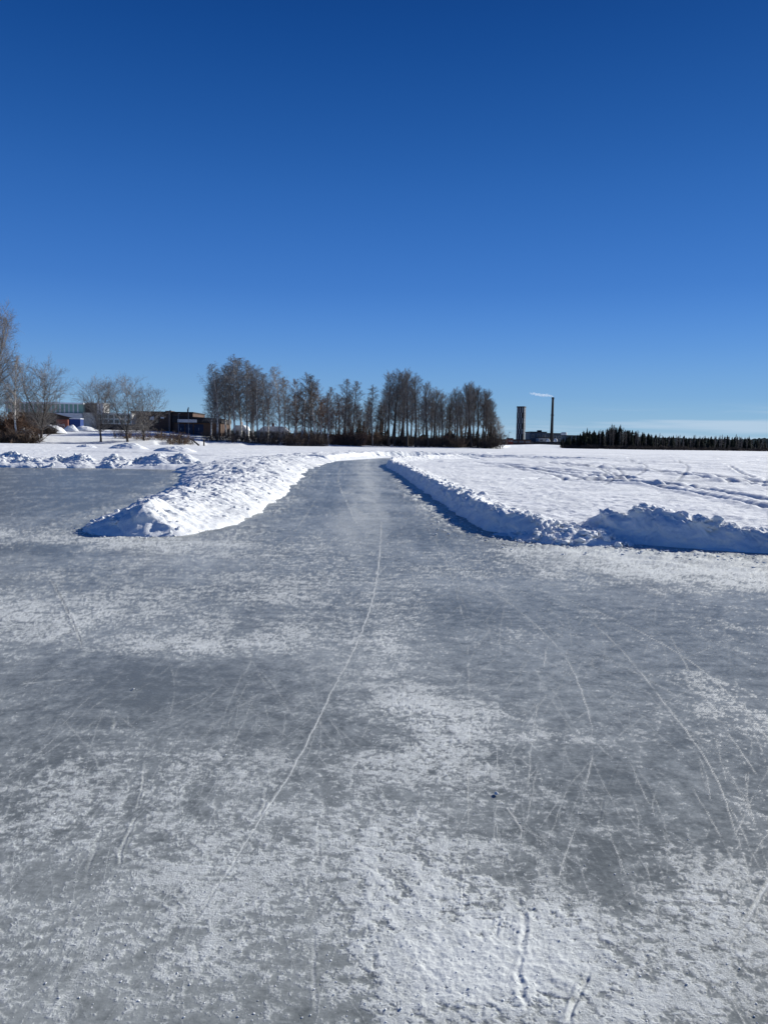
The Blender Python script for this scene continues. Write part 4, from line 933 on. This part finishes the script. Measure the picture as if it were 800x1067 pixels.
# warehouse
d = 228; x0, x1 = span(182, 230, d); g = gz(x0, d)
t = thing('warehouse', 'low warehouse with a pale fascia and slate-blue doors between the brown building and the birches', 'building', (x0, d, g)); L_ = x1 - x0
zt = zat(205, 434, d) - g; zf = zat(205, 440.5, d) - g
obj('wall', MB().box(0, L_, 0, 14, -1.5, zf).mesh('wall'), M['brown'], t)
obj('roof', MB().prism([(-.4, zf + .003), (L_ + .4, zf + .003), (L_ + .4, zt - .5), (-.4, zt + .2)], -.8, 14).mesh('roof'), M['dark'], t)
c0, c1 = col(186, d) - x0, col(206, d) - x0
obj('fascia', MB().box(c0, c1, -.95, -.803, zf + .05, zf + .95).mesh('fascia'), M['white'], t)
for a, b_ in ((185.5, 192), (193.5, 201), (202.5, 212)):
    dr = obj('door', MB().box(col(a, d) - x0, col(b_, d) - x0, -.08, -.003, -.8, zf - .45).mesh('door'), M['navy'], t)
    m_ = (col(a, d) + col(b_, d)) / 2 - x0
    obj('handle', MB().box(m_ - .1, m_ + .1, -.16, -.083, .8, 1.5).mesh('handle'), M['grey'], dr)
# white house half hidden by the birches
d = 240
for (pa, pb, pt, lab) in ((243, 256, 443, 'small white gabled house behind the dense birch clump'), (270, 299, 444, 'long white house with a snowy roof behind the lone bright birch')):
    x0, x1 = span(pa, pb, d); g = gz(x0, d); L_ = x1 - x0; zt = zat(pa, pt + 5, d) - g
    t = thing('white_house', lab, 'house', (x0, d, g))
    obj('wall', MB().box(0, L_, 0, 7, -1, zt).mesh('wall'), M['silo'], t)
    zr = zat(pa, pt, d) - g
    rf = obj('roof', MB().prism([(-.3, zt + .003), (L_ + .3, zt + .003), (L_ * .85, zr), (L_ * .15, zr)], -.4, 7.4).mesh('roof'), M['snow'], t)
    obj('chimney', MB().box(L_ * .4, L_ * .4 + .7, 3, 3.7, zr - .3, zr + 1.1).mesh('chimney'), M['brick'], rf)
    nW = 2 if pb - pa < 20 else 5
    for i in range(nW):
        c = L_ * (i + .5) / nW
        w_ = obj('window', MB().box(c - .6, c + .6, -.07, -.003, zt * .35, zt * .85).mesh('window'), M['grey'], t)
        obj('pane', MB().box(c - .48, c + .48, -.1, -.073, zt * .35 + .1, zt * .85 - .1).mesh('pane'), M['glass'], w_)
# two red houses beyond the point
for pa, pb, py, d, lab in ((463, 474, 449, 300, 'dark red wooden house seen between the trunks near the end of the point'), (436, 446, 452, 310, 'small dark red cabin seen between the trunks behind the lone dark poplar')):
    x0, x1 = span(pa, pb, d); g = gz(x0, d); L_ = x1 - x0; zr = zat(pa, py, d) - g; zt = zr * .62
    t = thing('red_house', lab, 'house', (x0, d, g))
    obj('wall', MB().box(0, L_, 0, 6, -1, zt).mesh('wall'), M['red'], t)
    obj('roof', MB().prism([(-.3, zt + .003), (L_ + .3, zt + .003), (L_ * .5, zr)], -.3, 6.3).mesh('roof'), M['dark'], t)
    for f_ in (.25, .75):
        w_ = obj('window', MB().box(L_ * f_ - .55, L_ * f_ + .55, -.06, -.003, zt * .35, zt * .8).mesh('window'), M['white'], t)
        obj('pane', MB().box(L_ * f_ - .4, L_ * f_ + .4, -.09, -.063, zt * .35 + .12, zt * .8 - .12).mesh('pane'), M['glass'], w_)
# poles by the warehouse
for px, top, bot, dd, lab, flag in ((176.5, 428, 449, 212, 'pale pole in front of the stair tower of the brown building', 0), (186, 431, 450, 210, 'thin pale pole in front of the first slate-blue door', 0), (196.5, 424, 450, 208, 'tall pale pole carrying a dark furled pennant by the warehouse', 1)):
    x = col(px, dd); g = gz(x, dd); h = zat(px, top, dd) - g
    t = thing('flag_pole' if flag else 'lamp_post', lab, 'pole', (x, dd, g))
    obj('pole', MB().lathe([(.10, -.3), (.10, .4), (.07, .5), (.05, h)], 8).mesh('pole', True), M['grey'], t)
    if flag: obj('pennant', MB().tube([(.05, 0, h - .1), (-.12, 0, h - .8), (-.3, 0, h - 1.7)], [.12, .2, .05], 5).mesh('pennant'), M['dark'], t)
    else: obj('lamp_head', MB().tube([(0, 0, h), (.35, -.3, h + .12), (.7, -.6, h + .1)], [.05, .09, .06], 6).mesh('lamp_head'), M['grey'], t)
# drift log and post on the shore below the warehouse
xa, xb = col(197, 178), col(207, 172)
t = obj('driftwood_log', MB().tube([(xa, 178, gz(xa, 178) + 1.7), ((xa + xb) / 2, 175, gz(xb, 174) + 1.0), (xb, 172, .35)], [.09, .16, .2], 7).mesh('driftwood_log', True), M['bark'], label='dark log slanting down the snowy slope below the warehouse', cat='log')
x = col(212.5, 172)
obj('mooring_post', MB().lathe([(.17, -.5), (.17, 1.3), (.12, 1.38)], 8).mesh('mooring_post'), M['bark'], loc=(x, 172, gz(x, 172)), label='short dark post at the shore beside the slanting log', cat='post')

# ------------------------------------------------------------------ across the lake: tower, power plant
d = 900; x0, x1 = span(537.2, 546.6, d); g = gz(x0, d); Wt = x1 - x0; zt = zat(541, 424.5, d) - g
t = thing('tower_block', 'slim tall tower block with a staggered black and pale panel facade', 'tower', ((x0 + x1) / 2, d, g), math.radians(-24))
hw = Wt * .40
obj('wall', MB().box(-hw, hw, -hw, hw, -2, zt).mesh('wall'), M['tower_dark'], t)
obj('roof', MB().box(-hw - .3, hw + .3, -hw - .3, hw + .3, zt + .005, zt + 1.2).mesh('roof'), M['dark'], t)
pn = MB(); ps = MB()
rows = 14; rnd = random.Random(8)
for r in range(rows):
    z0_, z1_ = zt * (r + .04) / rows, zt * (r + .96) / rows
    sh = (r * .37 % 1) * hw * .5
    for c in range(3):
        a = -hw + c * hw * .68 + ((r // 2) % 2) * hw * .34 + .15; b_ = a + hw * .30
        if b_ < hw: pn.box(a, b_, -hw - .2, -hw - .004, z0_, z1_)
        ps.box(hw + .004, hw + .2, a if abs(a) < hw else -hw + .1, min(a + hw * .52, hw - .05), z0_, z1_)
obj('facade_panel', pn.mesh('facade_panel'), M['tower_light'], t); obj('side_panel', ps.mesh('side_panel'), M['tower_light'], t)
# chimney
d = 860; x = col(574.2, d); g = gz(x, d); h = zat(575, 413.8, d) - g
t = thing('factory_chimney', 'tall dark power plant chimney trailing white smoke', 'chimney', (x, d, g))
sh_ = obj('shaft', MB().lathe([(2.1, -1), (1.75, h * .25), (1.45, h * .6), (1.25, h - 2.2)], 14).mesh('shaft', True), M['chimney'], t)
obj('rim', MB().lathe([(1.5, h - 2.195), (1.5, h - .4), (1.3, h)], 14).mesh('rim'), M['dark'], t)
obj('platform', MB().lathe([(1.5, h * .62), (2.0, h * .62 + .1), (2.0, h * .62 + .7), (1.48, h * .62 + .7)], 14).mesh('platform'), M['dark'], t)
top = (x, d, g + h)
# plant buildings
def block(name, label, cat, pa, pb, top_y, d, depth, wall, win=0, roof='dark', wm='glass'):
    x0, x1 = span(pa, pb, d); g = gz(x0, d); zt = zat((pa + pb) / 2, top_y, d) - g; L_ = x1 - x0
    t = thing(name, label, cat, (x0, d, g))
    obj('wall', MB().box(0, L_, 0, depth, -2, zt).mesh('wall'), M[wall], t)
    obj('roof', MB().box(-.4, L_ + .4, -.4, depth + .4, zt + .01, zt + .9).mesh('roof'), M[roof], t)
    for i in range(win):
        c = L_ * (i + .5) / win; w = L_ / win * .3
        w_ = obj('window', MB().box(c - w, c + w, -.2, -.01, zt * .55, zt * .82).mesh('window'), M['grey'], t)
        obj('pane', MB().box(c - w + .3, c + w - .3, -.3, -.21, zt * .55 + .3, zt * .82 - .3).mesh('pane'), M[wm], w_)
    return t, L_, zt
t, L_, zt = block('power_plant', 'dark slate boiler house beside the tall chimney', 'building', 552, 569, 450.5, 850, 30, 'slate', 3)
obj('roof_unit', MB().box(L_ * .55, L_ * .75, 5, 14, zt + .92, zt + 2.6).mesh('roof_unit'), M['dark'], t)
block('power_plant', 'lower dark hall stretching behind the chimney foot', 'building', 566, 585, 452, 880, 30, 'slate', 4)
block('pump_house', 'low grey annex in front of the boiler house', 'building', 561, 572, 456.5, 830, 15, 'grey', 2)
block('storage_shed', 'long low bluish shed between the pale silo and the far wood', 'building', 590, 622, 454.5, 760, 25, 'slate', 6, 'dark', 'white')
block('shore_building', 'low dark building at the foot of the tower block', 'building', 520, 553, 458.5, 820, 20, 'brown', 5)
block('red_house', 'small red house on the far shore before the tower block', 'house', 529, 534, 457.5, 640, 8, 'red', 2)
block('boat_shed', 'long dark boat shed low on the far shore below the chimney', 'building', 556, 586, 461.5, 560, 9, 'wood', 4)
d = 800; x0, x1 = span(584, 590, d); g = gz(x0, d); zt = zat(587, 450.3, d) - g; w = (x1 - x0) / 2
t = thing('storage_silo', 'pale square-looking silo next to the tall chimney', 'silo', ((x0 + x1) / 2, d, g))
obj('tank', MB().lathe([(w, -1), (w, zt - .6), (w * .92, zt)], 20).mesh('tank', True), M['silo'], t)
rg = MB()
for f_ in (.25, .5, .75): rg.lathe([(w + .003, zt * f_), (w + .15, zt * f_ + .05), (w + .15, zt * f_ + .35), (w + .003, zt * f_ + .4)], 20)
obj('ring', rg.mesh('ring'), M['grey'], t)
obj('hatch', MB().box(-1, 1, -w - .3, -w + .4, 0, 3).mesh('hatch'), M['dark'], t)
for px, pt, lab in ((570.8, 457.4, 'white dome tank just before the chimney foot'), (578.5, 456.8, 'white dome tank between the chimney and the pale silo')):
    d = 800; x = col(px, d); g = gz(x, d); h = zat(px, pt, d) - g; r = 2.0
    t = thing('dome_tank', lab, 'tank', (x, d, g))
    obj('tank', MB().lathe([(r, -1), (r, h - r)] + [(r * math.cos(a), h - r + r * math.sin(a)) for a in (.3, .6, .9, 1.2, 1.45)], 18).mesh('tank', True), M['white'], t)
    obj('skirt', MB().lathe([(r + .4, -1), (r + .4, .8), (r + .01, .9)], 18).mesh('skirt'), M['grey'], t)
# leaning post off the far shore, its shadow built as low dark boards
d = 395; x0, x1 = span(587, 603, d)
t = thing('post_and_shadow', 'tall dark leaning post off the far shore with its shadow built as low dark boards', 'jetty', (x0, d, SNOW_LEVEL))
obj('shadow_deck', MB().box(0, x1 - x0, 0, 2.2, .35, .6).mesh('shadow_deck'), M['bark'], t)  # dark slab in place of the post's cast shadow
for f_ in (.1, .4, .7, .95): obj('post', MB().lathe([(.18, -.3), (.18, .345)], 6).mesh('post'), M['bark'], t).location = ((x1 - x0) * f_, 1, 0)
obj('end_post', MB().tube([(.3, .5, -.2), (-.2, .5, 2.4), (-.9, .6, 4.6)], [.2, .17, .1], 6).mesh('end_post'), M['bark'], t)

# smoke
def mat_smoke():
    m = bpy.data.materials.new('smoke'); m.use_nodes = True; nt = m.node_tree; nt.nodes.clear()
    o = N(nt, 'ShaderNodeOutputMaterial'); v = N(nt, 'ShaderNodeVolumePrincipled'); v.inputs['Color'].default_value = (.97, .97, .97, 1); v.inputs['Density'].default_value = 0.12; v.inputs['Anisotropy'].default_value = 0.3
    nt.links.new(v.outputs[0], o.inputs['Volume']); return m
pp, rr = [], []
rnd = random.Random(4)
for i in range(26):
    f_ = i / 25; pp.append((top[0] - 1 - 24 * f_, top[1] + rnd.uniform(-1.5, 1.5), top[2] + .8 + 2.6 * f_ ** .7 + rnd.uniform(-.9, .9) * f_ + math.sin(f_ * 9) * .4)); rr.append(1.1 + 1.0 * math.sin(math.pi * min(f_ * 1.1, 1)) * rnd.uniform(.6, 1.2))
v, f = scatter(pp, rr, [(ico(2)[0] * (1 + .12 * np.sin(7 * ico(2)[0][:, :1] + k)), ico(2)[1]) for k in range(3)], .8)
obj('smoke', raw_mesh('smoke', v, f), mat_smoke(), kind='stuff', label='white smoke drifting from the top of the tall chimney', cat='smoke')

# ------------------------------------------------------------------ hills on the horizon
hx = np.arange(-500, 1400, 2.0)
top_y = np.interp(hx, [-500, 60, 130, 215, 330, 440, 520, 560, 600, 650, 700, 760, 800, 900, 1300], [444, 444, 444, 447, 452, 456, 458, 459, 455, 455, 456, 458, 456.5, 456, 460])
rows = []
for k, (dd, f_) in enumerate(((1500, 0.0), (1520, .55), (1600, .9), (1700, 1.0), (1900, .8))):
    xs = np.array([col(p, dd) for p in hx]); zs = np.array([zat(p, q, dd) for p, q in zip(hx, top_y)]) * f_ + (2.2 * perlin(hx * .35, hx * 0 + k, 7) + 1.4 * perlin(hx * .9, hx * 0 + k, 9)) * (f_ > .5) * 1.2
    rows.append((xs, np.full_like(xs, dd), zs))
Xh = np.stack([r[0] for r in rows]); Yh = np.stack([r[1] for r in rows]); Zh = np.stack([r[2] for r in rows])
obj('hills', grid_mesh('hills', Xh, Yh, Zh), M['hill'], kind='structure')

# ------------------------------------------------------------------ light
SUN_EL, SUN_AZ = 25.0, 52.0      # azimuth to the right of the viewing direction
sd_ = bpy.data.lights.new('sun', 'SUN'); sd_.energy = 4.8; sd_.angle = math.radians(.53); sd_.color = (1.0, .965, .885)
so = bpy.data.objects.new('sun', sd_); COL.objects.link(so); so.location = (60, 40, 60)
to_sun = Vector((math.sin(math.radians(SUN_AZ)) * math.cos(math.radians(SUN_EL)), math.cos(math.radians(SUN_AZ)) * math.cos(math.radians(SUN_EL)), math.sin(math.radians(SUN_EL))))
so.rotation_euler = to_sun.to_track_quat('Z', 'Y').to_euler()
w = bpy.data.worlds.new('World'); S.world = w; w.use_nodes = True; nt = w.node_tree; L = nt.links.new
bg = nt.nodes['Background']; bg.inputs['Strength'].default_value = 0.10
sky = N(nt, 'ShaderNodeTexSky', sky_type='NISHITA'); sky.sun_disc = False; sky.sun_elevation = math.radians(SUN_EL); sky.sun_rotation = math.radians(SUN_AZ)
sky.air_density = 1.0; sky.dust_density = 0.25; sky.ozone_density = 2.2; sky.altitude = 100
# a deep, clear winter sky: more saturated, then thin cirrus low over the horizon
tc0 = N(nt, 'ShaderNodeTexCoord'); sp0 = N(nt, 'ShaderNodeSeparateXYZ'); L(tc0.outputs['Generated'], sp0.inputs[0])
ramp = N(nt, 'ShaderNodeValToRGB'); ramp.color_ramp.interpolation = 'B_SPLINE'
def lin(c): return tuple(((v / 255 + .055) / 1.055) ** 2.4 if v > 10 else v / 255 / 12.92 for v in c) + (1,)
STOPS = [(0.0, (166, 198, 222)), (.03, (152, 190, 222)), (.06, (132, 178, 222)), (.12, (98, 154, 224)), (.19, (68, 126, 207)), (.30, (44, 102, 181)), (.395, (27, 82, 157)), (.48, (12, 67, 140)), (1.0, (8, 42, 105))]
el = ramp.color_ramp.elements
while len(el) < len(STOPS): el.new(.5)
for e_, (p_, c_) in zip(el, STOPS): e_.position = p_; e_.color = lin(c_)
L(sp0.outputs['Z'], ramp.inputs['Fac'])
sc_ = N(nt, 'ShaderNodeVectorMath', operation='SCALE'); sc_.inputs['Scale'].default_value = SKY_SCALE = 7.0; L(ramp.outputs[0], sc_.inputs[0])
tint = N(nt, 'ShaderNodeVectorMath', operation='MULTIPLY'); tint.inputs[1].default_value = (.16, .42, .8); L(sky.outputs[0], tint.inputs[0])
hs = N(nt, 'ShaderNodeMix', data_type='RGBA'); hs.inputs['Factor'].default_value = 0.10; L(sc_.outputs[0], hs.inputs[6]); L(tint.outputs[0], hs.inputs[7])
tc = N(nt, 'ShaderNodeTexCoord'); sp = N(nt, 'ShaderNodeSeparateXYZ'); L(tc.outputs['Generated'], sp.inputs[0])
mp = N(nt, 'ShaderNodeMapping'); mp.inputs['Scale'].default_value = (2.2, 2.2, 46); L(tc.outputs['Generated'], mp.inputs['Vector'])
no = N(nt, 'ShaderNodeTexNoise'); no.inputs['Scale'].default_value = 1.6; no.inputs['Detail'].default_value = 4; L(mp.outputs[0], no.inputs['Vector'])
m1 = N(nt, 'ShaderNodeMapRange', interpolation_type='SMOOTHSTEP'); L(no.outputs['Fac'], m1.inputs['Value']); m1.inputs['From Min'].default_value = .44; m1.inputs['From Max'].default_value = .66
m2 = N(nt, 'ShaderNodeMapRange', interpolation_type='SMOOTHSTEP'); L(sp.outputs['Z'], m2.inputs['Value']); m2.inputs['From Min'].default_value = .058; m2.inputs['From Max'].default_value = .030
m3 = N(nt, 'ShaderNodeMapRange', interpolation_type='SMOOTHSTEP'); L(sp.outputs['X'], m3.inputs['Value']); m3.inputs['From Min'].default_value = -.05; m3.inputs['From Max'].default_value = .22
p1 = N(nt, 'ShaderNodeMath', operation='MULTIPLY'); L(m1.outputs[0], p1.inputs[0]); L(m2.outputs[0], p1.inputs[1])
p2 = N(nt, 'ShaderNodeMath', operation='MULTIPLY'); L(p1.outputs[0], p2.inputs[0]); L(m3.outputs[0], p2.inputs[1])
p3 = N(nt, 'ShaderNodeMath', operation='MULTIPLY'); L(p2.outputs[0], p3.inputs[0]); p3.inputs[1].default_value = .85
CLOUD = (3.6, 4.7, 5.9, 1)
cx = N(nt, 'ShaderNodeMix', data_type='RGBA'); L(p3.outputs[0], cx.inputs['Factor']); L(hs.outputs[2], cx.inputs[6]); cx.inputs[7].default_value = CLOUD
L(cx.outputs[2], bg.inputs['Color'])

S.view_settings.view_transform = 'Standard'; S.view_settings.look = 'None'; S.view_settings.exposure = 0.40; S.view_settings.gamma = 1.0
S.view_settings.use_curve_mapping = False
S.render.engine = 'CYCLES'
S.cycles.max_bounces = 6; S.cycles.diffuse_bounces = 3; S.cycles.volume_bounces = 2; S.cycles.transparent_max_bounces = 8
